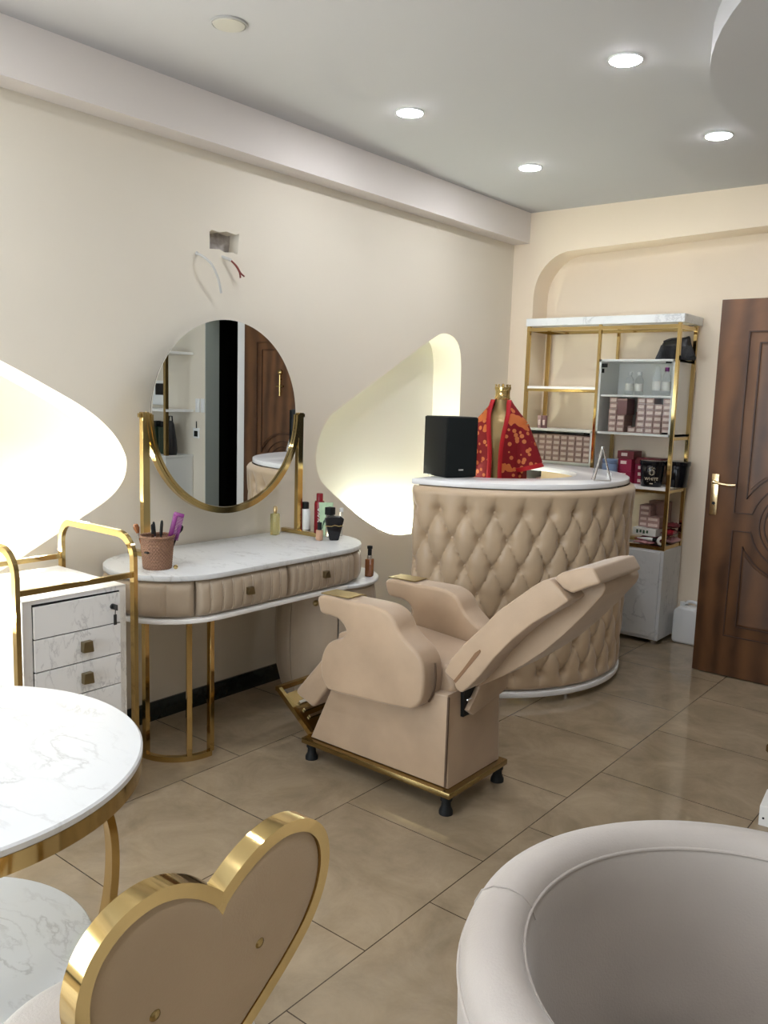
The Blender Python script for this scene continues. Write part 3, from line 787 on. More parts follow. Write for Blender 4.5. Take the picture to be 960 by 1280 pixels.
# ------------------------------------------------------------------ heart chair
hc = thing('heart_chair', 'dining chair with a gold rimmed heart shaped back in beige velvet', 'chair', (-1.07, .70, 0))
HO = Matrix.Translation((1.07, -.70, 0))
def hpart(name, bm, m, parent=hc, **k):
    bmesh.ops.transform(bm, matrix=HO, verts=bm.verts[:]); return obj(name, bm, m, parent, **k)
half = [(0, .797), (.012, .812), (.045, .838), (.085, .857), (.125, .861), (.165, .848), (.196, .818), (.211, .775), (.209, .725), (.190, .675), (.155, .630), (.112, .587), (.066, .545), (.030, .515), (.012, .503)]
hh = smooth_open(half, 5)
HY = .711; HX = -.862
loop = [(HY + y, z) for y, z in hh] + [(HY - y, z) for y, z in hh[::-1]][:-1]
def tilt(z): return HX + (z - .72) * .12
hm = bmesh.new(); sweep(hm, [(tilt(z), y, z) for y, z in loop], .020, .034, up=(1, 0, 0), closed=True)
hpart('gold_frame', hm, 'gold', smooth=45)
cz = .70
def scl(f, L): return [(HY + (y - HY) * f, cz + (z - cz) * f) for y, z in L]
hb = bmesh.new()
for sgn in (1, -1):
    rows = []
    for f, dx in ((.965, .006), (.95, .012), (.90, .016), (.8, .019), (.6, .021), (.35, .022), (.1, .022)):
        rows.append([(tilt(z) + sgn * dx, y, z) for y, z in scl(f, loop)])
    grid(hb, rows, True)
    hb.faces.new([hb.verts.new(p) for p in rows[-1]])
grid(hb, [[(tilt(z) + .006, y, z) for y, z in scl(.965, loop)], [(tilt(z) - .006, y, z) for y, z in scl(.965, loop)]], True)
bmesh.ops.remove_doubles(hb, verts=hb.verts[:], dist=1e-5); bmesh.ops.recalc_face_normals(hb, faces=hb.faces[:])
pad = hpart('back_pad', hb, 'velvet_heart')
for y, z in ((.605, .686), (.788, .694)):
    for s in (1, -1):
        hpart('button', B(ball, (tilt(z) + s * .0205, y, z), .009, (.5, 1, 1), 12, 8), 'gold_dark', pad)
hpart('seat_cushion', B(lathe, [(0, .40), (.205, .40), (.218, .412), (.220, .43), (.214, .450), (.19, .463), (.1, .470), (0, .471)], (-1.07, .70, 0), 64), 'velvet_pale')
hpart('seat_rim', B(lathe, [(.16, .375), (.222, .375), (.222, .405), (.16, .405), (.16, .375)], (-1.07, .70, 0), 64), 'gold')
for a in (40, 140, 220, 320):
    ca, sa = cos(RAD(a)), sin(RAD(a))
    hpart('leg', B(sweep, [(-1.07 + .18 * ca, .70 + .18 * sa, .38), (-1.07 + .22 * ca, .70 + .22 * sa, .004)], .022, .022, up=(ca, sa, 0)), 'gold', smooth=0)
for s in (-1, 1):
    hpart('back_post', B(sweep, [(-.868, .70 + s * .06, .39), (-.880, .70 + s * .066, .46), (tilt(.55) - .012, .711 + s * .072, .556)], .016, .016, up=(1, 0, 0)), 'gold', smooth=0)

# ------------------------------------------------------------------ ivory tub chair
tc_ = (-.242, 1.20)
ta = thing('tub_armchair', 'rounded ivory velvet tub armchair at the lower right', 'armchair', (*tc_, 0))
prof = [(.415, .12), (.424, .25), (.430, .42), (.434, .60), (.436, .655), (.434, .69), (.424, .712), (.405, .724), (.38, .727), (.358, .722), (.344, .709), (.336, .688),
        (.330, .64), (.318, .55), (.300, .44), (.285, .34), (.285, .12), (.415, .12)]
t_ = bmesh.new(); A0, A1 = RAD(48), RAD(312)
lathe(t_, prof, n=90, a0=A0, a1=A1)
sh = obj('shell', t_, 'velvet_pale', ta, smooth=50)
for a in (48, 312):
    ca, sa = cos(RAD(a)), sin(RAD(a))
    e = bmesh.new()
    rr = [(.36, .12), (.36, .66)]
    rows = []
    n = 10
    for j in range(n + 1):
        f = j / n * pi / 2; sc = cos(f); ex = sin(f) * .05
        sg = -1 if a == 48 else 1
        rows.append([((.36 + (r - .36) * (.01 + .99 * sc)) * ca - sg * ex * sa, (.36 + (r - .36) * (.01 + .99 * sc)) * sa + sg * ex * ca, .40 + (z - .40) * (.85 + .15 * sc)) for r, z in prof])
    grid(e, rows); obj('arm_end', e, 'velvet_pale', ta)
for r, z in ((.4345, .676), (.3405, .703)):
    obj('piping', B(sweep, [((r + .001) * cos(a), (r + .001) * sin(a), z) for a in [A0 + (A1 - A0) * i / 80 for i in range(81)]], .0032, n=8), 'velvet_pale', ta)
sm = [(r + .0012 * (1 if r > .38 else -1 if r < .34 else 0), z + (.0015 if z > .715 else 0)) for r, z in prof[4:12]]
a = RAD(194)
obj('seam', B(sweep, [(r * cos(a), r * sin(a), z) for r, z in sm], .0014, n=6), 'velvet_pale', ta)
obj('seat_cushion', B(lathe, [(0, .28), (.29, .28), (.305, .30), (.308, .36), (.295, .385), (.26, .40), (0, .405)], (.04, 0, 0), 64, sx=.9, sy=.985), 'velvet_pale', ta)
obj('base', B(lathe, [(0, .10), (.40, .10), (.41, .12), (0, .12)], n=60, ), 'gold', ta)
for a in (60, 130, 192, 255, 320):
    ca, sa = cos(RAD(a)), sin(RAD(a))
    L = smooth_open([(.36, .11), (.425, .16), (.447, .26), (.452, .34)][::-1], 4) if a == 192 else [(.38, .11), (.40, .004)]
    if a == 192:
        obj('leg', B(sweep, [(r * ca, r * sa, z) for r, z in smooth_open([(.438, .36), (.450, .30), (.455, .22), (.452, .12), (.440, .004)], 4)], .05, .012, up=(ca, sa, 0)), 'gold', ta, smooth=30)
    else:
        obj('leg', B(sweep, [(r * ca, r * sa, z) for r, z in L], .03, .02, up=(ca, sa, 0)), 'gold', ta, smooth=30)

# ------------------------------------------------------------------ reclining salon chair
rc = thing('salon_chair', 'reclined beige velvet salon chair on a boxed base with gold edging', 'salon chair', (-1.94, 2.6, 0))
RO = Matrix.Translation((1.94, -2.6, 0))
def rpart(name, bm, m, parent=rc, **k):
    bmesh.ops.transform(bm, matrix=RO, verts=bm.verts[:]); return obj(name, bm, m, parent, **k)
YN, YF = 2.395, 2.775      # near and far sides of the base
rpart('base_box', B(prism, [(-2.285, .095), (-1.60, .095), (-1.615, .445), (-2.145, .40)], 1, YN + .01, YF - .01, .008, 3), 'velvet')
rpart('base_seam', B(box, -1.613, -1.606, YN + .006, YN + .012, .10, .44), 'seam')
rpart('gold_edging', B(box, -2.315, -1.575, YN - .012, YF + .012, .070, .093, .003), 'gold_dark')
for x, y in ((-2.285, YN + .02), (-1.605, YN + .015), (-1.605, YF - .01), (-2.285, YF - .02)):
    rpart('foot', B(lathe, [(0, 0), (.026, 0), (.026, .012), (.018, .028), (.017, .05), (.022, .052), (.022, .07), (0, .07)], (x, y, 0), 20), 'black')
# back slot of base with mechanism
sl = rpart('mechanism', B(box, -1.63, -1.5985, 2.488, 2.60, .345, .47), 'black')
ws = bmesh.new()
for y in (2.512, 2.53): ball(ws, (-1.598, y, .405), .008, u=8, v=6)
rpart('bolt', ws, 'steel', sl)
# armrests (side outline in x,z)
arm = [(-2.186, .722), (-2.187, .668), (-2.168, .652), (-2.112, .650), (-2.078, .640), (-2.055, .620), (-2.050, .598), (-2.075, .572), (-2.115, .556), (-2.150, .525),
       (-2.173, .470), (-2.170, .405), (-2.145, .366), (-2.105, .352), (-1.95, .362), (-1.76, .376), (-1.715, .388), (-1.682, .425), (-1.672, .49), (-1.678, .555), (-1.705, .595),
       (-1.748, .622), (-1.790, .655), (-1.812, .690), (-1.845, .716), (-1.90, .728), (-2.03, .726)]
arm = smooth_closed(arm, 4)
def armrest(y0, y1):
    a = rpart('armrest', B(prism, arm, 1, y0, y1, .02, 5), 'velvet')
    y = (y0 + y1) / 2
    rpart('gold_plate', B(prism, round_poly([(-2.190, .7265), (-2.05, .7305), (-2.05, .7345), (-2.192, .7305)], .001), 1, y - .045, y + .045, .002, 1), 'gold_brush', a)
    L = [(x, (y0 + y1) / 2, z) for x, z in [(-1.690, .405), (-1.669, .45), (-1.663, .50), (-1.668, .555)]]
    rpart('seam', B(sweep, smooth_open(L, 4), .006, .004, up=(0, 1, 0)), 'seam', a)
    return a
armrest(2.335, 2.455); armrest(2.755, 2.875)
# seat
rpart('seat_cushion', B(prism, round_poly([(-2.20, .43), (-1.66, .40), (-1.60, .46), (-1.66, .535), (-2.0, .56), (-2.20, .555)], .04, 5), 1, 2.45, 2.76, .025, 4), 'velvet')
# backrest
ax = V((.62, .49)).normalized(); nrm = V((-ax.y, ax.x))
def bpt(u, v, o=(-1.625, .485)): return (o[0] + ax.x * u + nrm.x * v, o[1] + ax.y * u + nrm.y * v)
main = round_poly([(-1.622, .536), (-1.598, .585), (-1.551, .646), (-1.473, .73), (-1.414, .797), (-1.348, .853), (-1.292, .900), (-1.257, .925), (-1.230, .936), (-1.192, .907), (-1.159, .877),
        (-1.202, .84), (-1.284, .778), (-1.355, .709), (-1.42, .632), (-1.472, .557), (-1.518, .503), (-1.546, .477), (-1.569, .486), (-1.579, .513)],
        [.012, .03, .05, .05, .05, .05, .03, .02, .012, .03, .008, .05, .05, .05, .05, .05, .03, .015, .015, .01], 3)
bk_ = rpart('backrest', B(prism, main, 1, 2.385, 2.785, .014, 4), 'velvet')
rpart('slot', B(prism, [(-1.579, .514), (-1.538, .571), (-1.496, .634), (-1.477, .650), (-1.473, .643), (-1.486, .622), (-1.530, .562), (-1.570, .508)], 1, 2.3835, 2.39), 'slot_brown', bk_)
head = round_poly([(-1.228, .938), (-1.197, .960), (-1.136, .983), (-1.092, .990), (-1.062, .946), (-1.105, .927), (-1.158, .899), (-1.190, .908)], [.015, .03, .03, .012, .012, .02, .015, .01], 3)
rpart('headrest', B(prism, head, 1, 2.40, 2.72, .012, 4), 'velvet')
shell = round_poly([(-1.30, .88), (-1.156, .955), (-1.112, .942), (-1.094, .922), (-1.092, .905), (-1.101, .885), (-1.159, .809), (-1.226, .73), (-1.297, .656), (-1.371, .592), (-1.448, .534), (-1.56, .462), (-1.56, .52), (-1.40, .70)], .03, 3)
rpart('back_shell', B(prism, shell, 1, 2.50, 2.775, .035, 5), 'velvet')
rpart('back_flap', B(prism, [(2.571, .452), (2.765, .50), (2.765, .395), (2.726, .381), (2.525, .348), (2.492, .372)], 0, -1.60, -1.578, .004, 2), 'velvet')
# leg rest and foot plate
rpart('leg_rest', B(prism, round_poly([(-2.19, .50), (-2.12, .43), (-2.29, .215), (-2.40, .255)], .02, 4), 1, 2.42, 2.74, .015, 3), 'velvet')
fp = bmesh.new()
fa, fb = V((-2.50, .245)), V((-2.30, .095)); fd = (fb - fa)
for y in (2.43, 2.73): sweep(fp, [(fa.x, y, fa.y), (fb.x, y, fb.y)], .022, .018, up=(0, 1, 0))
for f in (.0, .98): sweep(fp, [(fa.x + fd.x * f, 2.42, fa.y + fd.y * f), (fa.x + fd.x * f, 2.74, fa.y + fd.y * f)], .02, .02)
fr = rpart('footrest', fp, 'gold', smooth=0)
pl = bmesh.new(); sweep(pl, [(fa.x + fd.x * .15, 2.58, fa.y + fd.y * .15), (fb.x, 2.58, fb.y)], .30, .008, up=(.6, 0, .8))
rpart('foot_plate', pl, 'gold_dark', fr, smooth=0)
for f in (.4, .55, .7):
    q = fa + fd * f + V((.006, .008))
    rpart('slot', B(sweep, [(q.x, 2.47, q.y), (q.x, 2.60, q.y)], .012, .006, up=(.6, 0, .8)), 'steel', fr)

# ------------------------------------------------------------------ tufted reception desk
dk0 = (-2.55, 4.10)
dk = thing('reception_desk', 'curved reception desk covered in deep buttoned beige velvet', 'reception desk', (*dk0, 0))
DA0, DA1 = -86., 92.; NB = 18; dA = (DA1 - DA0) / NB; TU = .17
ROWZ = [.955 - .135 * k for k in range(7)]
Z0, Z1 = .062, 1.066
def base_r(z): return .760 + .028 * (z - Z0) / (Z1 - Z0)
btn = []
for k, z in enumerate(ROWZ):
    for i in range(NB + 1):
        u = i + (.5 if k % 2 else 0)
        if .2 < u < NB - .2: btn.append((u + TU, z))
def tuft(u, z):
    u = u - TU
    v = (ROWZ[0] - z) / .135
    fade = min(1, max(0, (z - Z0) / .10)) * min(1, max(0, (Z1 - z) / .10))
    def pill(u, v):
        a = u + v / 2; b = u - v / 2
        return max(1e-6, abs(sin(pi * a) * sin(pi * b))) ** .24
    if v < 0 or v > 6:       # vertical pleats above the first and below the last row
        vv = 0 if v < 0 else 6
        uu = u + (vv % 2) * .5
        pl = abs(sin(pi * uu)) ** .5; d = min(1, abs(v - vv))
        h = .032 * (pl + (1 - pl) * min(1, d * 1.6))
    else:
        h = .032 * pill(u, v)
    kk = round(min(max(v, 0), 6)); o = .5 if kk % 2 else 0
    du = (u - o - round(u - o)) * RAD(dA) * .78; dz = (v - kk) * .135
    h -= .024 * math.exp(-(du * du + dz * dz) / .00060)
    # soften to top and bottom edge
    e = min(z - Z0, Z1 - z); lim = .032 * min(1, max(0, e / .025)) ** .5
    return min(h, lim) if h > 0 else h * min(1, e / .05)
rows = []; nu = NB * 22
for i in range(nu + 1):
    u = NB * i / nu; a = RAD(DA0 + u * dA); r_ = []
    e = min(u, NB - u); eu = min(1, e / .25) ** .5
    for j in range(113):
        z = Z0 + (Z1 - Z0) * j / 112; r = base_r(z) + tuft(u, z) * (.1 + .9 * eu) - .03 * (1 - eu)
        r_.append((r * cos(a), r * sin(a), z))
    rows.append(r_)
bm = bmesh.new(); grid(bm, rows)
# inner lining
rows2 = [[(.74 * cos(RAD(DA0 + (DA1 - DA0) * i / 60)), .74 * sin(RAD(DA0 + (DA1 - DA0) * i / 60)), z) for z in (Z0, Z1)] for i in range(61)]
pn = obj('padded_front', bm, 'velvet_desk', dk, smooth=60)
def ringsec(bm, r0, r1, z0, z1, a0, a1, bev=.006, n=80, rnd=False):
    outer = [(r1 * cos(RAD(a0 + (a1 - a0) * i / n)), r1 * sin(RAD(a0 + (a1 - a0) * i / n))) for i in range(n + 1)]
    inner = [(r0 * cos(RAD(a0 + (a1 - a0) * i / n)), r0 * sin(RAD(a0 + (a1 - a0) * i / n))) for i in range(n + 1)]
    if rnd:
        rm, rr = (r0 + r1) / 2, (r1 - r0) / 2
        def cap(a, s): return [(rm * cos(RAD(a)) + rr * (cos(t) * cos(RAD(a)) - s * sin(t) * sin(RAD(a))), rm * sin(RAD(a)) + rr * (cos(t) * sin(RAD(a)) + s * sin(t) * cos(RAD(a)))) for t in [pi * k / 12 for k in range(1, 12)]]
        pts = outer + cap(a1, 1) + inner[::-1]
    else: pts = outer + inner[::-1]
    prism(bm, pts, 2, z0, z1, bev, 2)
obj('core', B(ringsec, .69, .722, .05, 1.07, DA0 + .3, DA1), 'velvet_desk', dk)
obj('counter_top', B(ringsec, .50, .785, 1.070, 1.098, DA0, DA1, .006, 80, True), 'white_gloss', dk)
obj('plinth', B(ringsec, .70, .795, .032, .060, DA0, DA1, .005), 'white_gloss', dk)
for a in (-70, -20, 30, 80):
    obj('foot', B(lathe, [(0, 0), (.02, 0), (.02, .033), (0, .033)], (.73 * cos(RAD(a)), .73 * sin(RAD(a)), 0), 16), 'steel', dk)
wt = [(.688 * cos(RAD(a)), .715 * sin(RAD(a))) for a in range(-84, 91, 3)]
obj('inner_worktop', B(prism, wt, 2, .72, .745, .003, 1), 'white', dk)
bmb = bmesh.new(); ball(bmb, (.002, 0, 0), .013, (.6, 1, 1), 12, 8)
proto = None
vis = [q for q in btn if -88 < DA0 + q[0] * dA < 62]
vis.sort(key=lambda q: abs(DA0 + q[0] * dA + 25))
vis = vis[:100]
for u, z in vis:
    a = RAD(DA0 + u * dA); r = base_r(z) - .019
    if proto is None:
        proto = obj('button', bmb, 'velvet_desk', pn, loc=(r * cos(a), r * sin(a), z), rz=a)
    else:
        c = proto.copy(); COL.objects.link(c); c.location = (r * cos(a), r * sin(a), z); c.rotation_euler.z = a
        c.parent = pn

# ---- speaker on the desk
cs = V((-2.404, 3.466)); dl = V((-.196, .075)).normalized(); ang = atan2(-dl.y, -dl.x)   # left face direction
sp = thing('speaker', 'black box loudspeaker standing on the left end of the reception desk', 'speaker', (cs.x, cs.y, 1.0985), ang)
obj('cabinet', B(box, -.205, 0, .012, .19, 0, .305, .003), 'black', sp)
fr_ = obj('front_grille', B(box, .0, .012, .004, .188, .004, .301, .004), 'black_soft', sp)
obj('badge', B(box, .0122, .0135, .075, .105, .036, .043), 'steel', fr_)
obj('side_panel', B(box, -.203, -.002, .004, .012, .003, .302, .002), 'black', sp)
# ---- small A frame stand
st = thing('table_sign', 'small silver A-frame card stand on the right end of the reception desk', 'stand', (-1.835, 4.05, 1.0985), RAD(38))
obj('frame_leg', B(sweep, [(-.042, -.035, .004), (-.004, 0, .165)], .008, .006), 'steel', st)
obj('frame_leg', B(sweep, [(.042, -.035, .004), (.004, 0, .165)], .008, .006), 'steel', st)
obj('base_bar', B(sweep, [(-.044, -.035, .005), (.044, -.035, .005)], .008, .008), 'steel', st)
obj('rear_leg', B(sweep, [(-.03, .045, .003), (-.003, .004, .160)], .016, .003), 'clear_plastic', st)
obj('hook', B(ball, (0, 0, .168), .009), 'steel', st)
tag(obj('cap', B(lathe, [(0, 0), (.012, 0), (.012, .02), (.009, .024), (0, .024)], n=18), 'white_plastic', loc=(-1.90, 4.30, 1.0985)), 'tiny white cap on the counter beside the A-frame stand', 'cap')

# ------------------------------------------------------------------ mannequin bust with red robe
mn = thing('mannequin', 'gold brown dress form bust wearing a gold crown cap behind the desk', 'mannequin', (-2.592, 4.30, .7455), RAD(18))
zb = .7455
def ring_body(levels, n=40, arm=None):
    rows = []
    for z, a, b, oy in levels:
        rows.append([(a * cos(2 * pi * i / n), oy + b * sin(2 * pi * i / n), z - zb) for i in range(n)])
    return rows
lv = [(.86, .135, .085, 0), (.95, .118, .082, 0), (1.03, .112, .08, 0), (1.12, .125, .09, -.005), (1.20, .142, .105, -.012), (1.27, .150, .105, -.01), (1.33, .158, .09, 0), (1.375, .150, .075, .005),
      (1.40, .110, .060, .008), (1.43, .062, .050, .008), (1.455, .048, .046, .006), (1.475, .043, .043, .002), (1.507, .042, .042, 0)]
def tors(bm):
    pts = [(l[0],) + l[1:] for l in lv]; sm = smooth_open([V((p[0], p[1], p[2])) for p in pts], 4)
    lev = [(s[0], s[1], s[2], 0) for s in sm]
    R_ = ring_body(lev); grid(bm, R_, True)
    bm.faces.new([bm.verts.new(p) for p in R_[0]]); bm.faces.new([bm.verts.new(p) for p in R_[-1]])
    bmesh.ops.remove_doubles(bm, verts=bm.verts[:], dist=1e-5)
obj('torso', B(tors), 'mannequin', mn)
obj('stand', B(lathe, [(0, 0), (.10, 0), (.10, .012), (.02, .02), (.018, .13), (0, .13)], n=32), 'gold_dark', mn)
cr = bmesh.new()
lathe(cr, [(0, .752), (.046, .752), (.048, .757), (.046, .762), (0, .762)], n=32)
lathe(cr, [(0, .758), (.043, .758), (.045, .765), (.043, .772), (.043, .80), (.046, .806), (.0, .806)], n=32)
for i in range(10):
    a = 2 * pi * i / 10; ball(cr, (.043 * cos(a), .043 * sin(a), .818), .010, (.6, .6, 1.3), 8, 6); ball(cr, (.043 * cos(a), .043 * sin(a), .834), .005, u=6, v=5)
lathe(cr, [(.040, .80), (.044, .80), (.046, .822), (.042, .822), (.040, .80)], n=32); ball(cr, (0, 0, .835), .008); ball(cr, (0, 0, .805), .034, (1, 1, .6))
obj('crown_cap', cr, 'gold', mn, smooth=30)
# robe: own thing draped on the bust (garment worn -> child of its own thing)
kb = thing('robe', 'red robe with orange flower print draped open over the mannequin bust', 'robe', (-2.592, 4.30, .7455), RAD(18))
def rob(z):
    t = min(1, max(0, (1.43 - z) / .05)); 
    a = .052 + .102 * min(1, max(0, (1.497 - z) / .125)) ** 1.15 + .012 * max(0, (1.36 - z) / .4)
    b = .052 + .064 * min(1, max(0, (1.497 - z) / .20)) ** .7
    return a, b
zl = [1.495, 1.48, 1.465, 1.45, 1.43, 1.41, 1.39, 1.37, 1.34, 1.30, 1.25, 1.20, 1.15, 1.10, 1.05, 1.0, .95, .92]
XG = [(1.5, .046), (1.42, .056), (1.36, .050), (1.30, .042), (1.22, .032), (1.15, .030), (1.07, .030), (.9, .036)]
def gap(z):
    for (z1, g1), (z0, g0) in zip(XG, XG[1:]):
        if z0 <= z <= z1: return math.asin(min(.9, (g0 + (g1 - g0) * (z - z0) / (z1 - z0)) / rob(z)[0]))
    return .2 #   # half opening, front is -y
rows = []
for z in zl:
    a, b = rob(z); g = gap(z); r_ = []
    for i in range(49):
        th = -pi / 2 + g + (2 * pi - 2 * g) * i / 48
        f = 1 + .02 * sin(9 * th) * min(1, max(0, (1.38 - z) / .2))
        r_.append((a * f * cos(th), b * f * sin(th), z - zb))
    rows.append(r_)
bm = bmesh.new(); grid(bm, rows)
bmesh.ops.solidify(bm, geom=bm.faces[:], thickness=.003)
obj('robe_body', bm, 'kimono', kb, smooth=60)
for s in (0, -1):
    bm = bmesh.new(); rr = []
    sg = 1 if s == 0 else -1
    for z, r_ in zip(zl, rows):
        p = V(r_[s]); rr.append([p + V((sg * .014, -.004, 0)), p + V((sg * .006, -.009, 0)), p + V((-sg * .008, -.008, 0)), p + V((-sg * .012, -.002, 0))])
    grid(bm, rr); bmesh.ops.solidify(bm, geom=bm.faces[:], thickness=.003)
    obj('front_band', bm, 'red', kb, smooth=60)
for sg in (-1, 1):
    rows_s = []; d_ = V((sg * .27, 0, -.96)).normalized(); e2 = V((sg * .96, 0, .27)).normalized()
    for t in (0, .15, .3, .5, .7, .85, 1.0):
        c_ = V((sg * .108, 0, 1.345 - zb)) + d_ * (.235 * t); ra = .056 + .030 * t; rb = .060 + .045 * t
        rows_s.append([tuple(c_ + e2 * (ra * (1 + .06 * sin(5 * q + t * 3) * t) * cos(q)) + V((0, 1, 0)) * (rb * sin(q))) for q in [2 * pi * i / 32 for i in range(32)]])
    bm = bmesh.new(); grid(bm, rows_s, True); bmesh.ops.solidify(bm, geom=bm.faces[:], thickness=.003)
    slv = obj('sleeve', bm, 'kimono', kb, smooth=60)
    e = rows_s[-1]; bm = bmesh.new()
    grid(bm, [[(p[0] - sg * .004, p[1] * 1.03, p[2]) for p in e], [(p[0] + sg * .012, p[1] * 1.04, p[2] - .022) for p in e]], True)
    bmesh.ops.solidify(bm, geom=bm.faces[:], thickness=.003)
    obj('cuff', bm, 'red', slv, smooth=60)

# ------------------------------------------------------------------ shelf unit in the alcove
SX0, SX1, SYF, SYB = -2.890, -1.850, 5.07, 5.37; XM = -2.368
su = thing('shelf_unit', 'tall gold framed shelving unit with white marble top and base in the alcove', 'shelf', ((SX0 + SX1) / 2, (SYF + SYB) / 2, 0))
SO = Matrix.Translation((-(SX0 + SX1) / 2, -(SYF + SYB) / 2, 0))
def spart(name, bm, m, parent=su, **k):
    bmesh.ops.transform(bm, matrix=SO, verts=bm.verts[:]); return obj(name, bm, m, parent, **k)
spart('marble_top', B(box, SX0 - .005, SX1 + .02, SYF - .01, SYB + .01, 1.985, 2.035, .002, 1), 'marble_grey', smooth=0)
w = .022
def post(x, y, z0, z1, ww=w): return spart('post', B(box, x, x + ww, y, y + ww, z0, z1, .001, 1), 'gold', smooth=0)
post(SX0, SYF, .6, 1.985); post(SX1 - w, SYF, .6, 1.985); post(SX0, SYB - w, .6, 1.985); post(SX1 - w, SYB - w, .6, 1.985)
post(XM - .008, SYF, .6, 1.985, .018); post(XM - .008, SYB - .018, .6, 1.985, .018)
for z in (1.963, .612):
    fm = B(sweep, [(SX0 + w / 2, SYF + w / 2, z), (SX1 - w / 2, SYF + w / 2, z), (SX1 - w / 2, SYB - w / 2, z), (SX0 + w / 2, SYB - w / 2, z)], w, w, closed=True)
    spart('frame_rail', fm, 'gold', smooth=0)
def shelf(x0, x1, z, nm='shelf_board'):
    s = spart(nm, B(box, x0, x1, SYF + .004, SYB - .004, z - .016, z, .001, 1), 'white', smooth=0)
    g = bmesh.new()
    for y in (SYF + .010, SYB - .010): box(g, x0, x1, y - .008, y + .008, z - .033, z - .0165)
    spart('shelf_rail', g, 'gold', s, smooth=0)
    return s
shelf(SX0 + w, XM - .008, 1.592)
shelf(XM + .010, SX1 - w, .985)
shelf(SX0 + w, XM - .008, .66)
for z in (.965, 1.29): spart('side_rail', B(box, SX1 - .018, SX1 - .004, SYF + w, SYB - w, z - .010, z + .008), 'gold', smooth=0)
def glass_cab(x0, x1, z0, z1, zi, nm='glass_cabinet'):
    c = bmesh.new(); y0, y1 = SYF + .006, SYB - .012; th = .014
    box(c, x0, x1, y0, y1, z1 - th, z1); box(c, x0, x1, y0, y1, z0, z0 + th)
    box(c, x0, x0 + th, y0, y1, z0, z1); box(c, x1 - th, x1, y0, y1, z0, z1); box(c, x0, x1, y1 - .006, y1, z0, z1)
    c = spart(nm, c, 'white', smooth=0)
    spart('inner_shelf', B(box, x0 + th, x1 - th, y0 + .02, y1 - .006, zi - .012, zi), 'white', c, smooth=0)
    spart('glass_door', B(box, x0 + .004, x1 - .004, y0 - .006, y0 - .001, z0 + .004, z1 - .004), 'glass', c, smooth=0)
    h = bmesh.new(); box(h, x0 + .016, x0 + .05, y0, y0 + .012, z1 - .05, z1 - .026); box(h, x0 + .018, x0 + .030, y0, y0 + .012, z1 - .085, z1 - .058)
    spart('hinge', h, 'black', c, smooth=0)
    h = bmesh.new(); box(h, x1 - .06, x1 - .022, y0, y0 + .01, z1 - .026, z1 - .014); box(h, x1 - .055, x1 - .02, y0, y0 + .01, z0 + .015, z0 + .026)
    spart('latch', h, 'black', c, smooth=0)
    return c
glass_cab(XM + .010, SX1 - w + .001, 1.300, 1.768, 1.548)
glass_cab(SX0 + w, XM - .008, .86, 1.312, 1.098)
bc = spart('base_cabinet', B(box, SX0, SX1, SYF, SYB, .028, .600, .002, 1), 'marble_grey', smooth=0)
for x0, x1 in ((SX0 + .015, XM - .004), (XM + .004, SX1 - .018)):
    d = spart('door', B(box, x0, x1, SYF - .010, SYF - .001, .050, .588, .001, 1), 'marble_grey', bc, smooth=0)
bt = bmesh.new()
for x in (SX0 + .05, SX1 - .05):
    for y in (SYF + .05, SYB - .05): lathe(bt, [(0, 0), (.02, 0), (.02, .03), (0, .03)], (x, y, 0), 12)
spart('foot', bt, 'steel', bc)

# ---- cartons
def carton(w, h, d, m='mauve', lm='label', nm='carton', label='', cat='box', group=None, lw=.72, lh=.5, loc=(0, 0, 0), rz=0):
    t = thing(nm, label, cat, loc, rz, group)
    obj('box_body', B(box, -w / 2, w / 2, 0, d, 0, h, .001, 1), m, t, smooth=0)
    obj('end_label', B(box, -w / 2 * lw, w / 2 * lw, -.0008, .0003, h * (.5 - lh / 2), h * (.5 + lh / 2)), lm, t, smooth=0)
    return t
cw, ch = .053, .0355
p0 = None
def put(x, y, z, label, group):
    global p0
    if p0 is None: p0 = carton(cw - .002, ch - .0008, .13, label=label, group=group, lw=.75, lh=.55, loc=(x, y, z))
    else: dup(p0, (x, y, z), 0, label, group)
LB1 = 'small mauve carton with pale end label, upper shelf of the left glass cabinet'
LB2 = 'small mauve carton with pale end label, lower shelf of the left glass cabinet'
LB3 = 'small mauve carton with pale end label, lower shelf of the right glass cabinet'
for c in range(8):
    for r in range(5):
        put(-2.842 + .028 + c * .0545 + random.uniform(-.001, .001), 5.115 + random.uniform(0, .006), 1.0983 + r * ch, LB1, 'cartons on the upper shelf of the left glass cabinet')
for c in range(8):
    for r in range([2, 3, 4, 3, 4, 4, 4, 3][c]):
        put(-2.842 + .028 + c * .0545 + random.uniform(-.001, .001), 5.115 + random.uniform(0, .01), .8745 + r * ch, LB2, 'cartons on the lower shelf of the left glass cabinet')
for c, x in enumerate((-2.262, -2.207, -2.132, -2.077, -2.023, -1.969, -1.9145)):
    for r in range([6, 3, 1, 6, 6, 5, 6][c]):
        put(x + random.uniform(-.001, .001), 5.105 + random.uniform(0, .006), 1.3145 + r * (ch + .001), LB3, 'cartons on the lower shelf of the right glass cabinet')
t = thing('carton', 'large dark mauve carton on top of the short stack in the right glass cabinet', 'box', (-2.20, 5.10, 1.3145 + 3 * (ch + .001)))
obj('box_body', B(box, -.03, .034, 0, .12, 0, .10, .001), 'mauve_dark', t, smooth=0); obj('lid_flap', B(box, -.03, .034, -.001, .002, .09, .10), 'mauve', t, smooth=0)
t = thing('carton', 'dark mauve carton standing on end between the stacks in the right glass cabinet', 'box', (-2.150, 5.25, 1.3145))
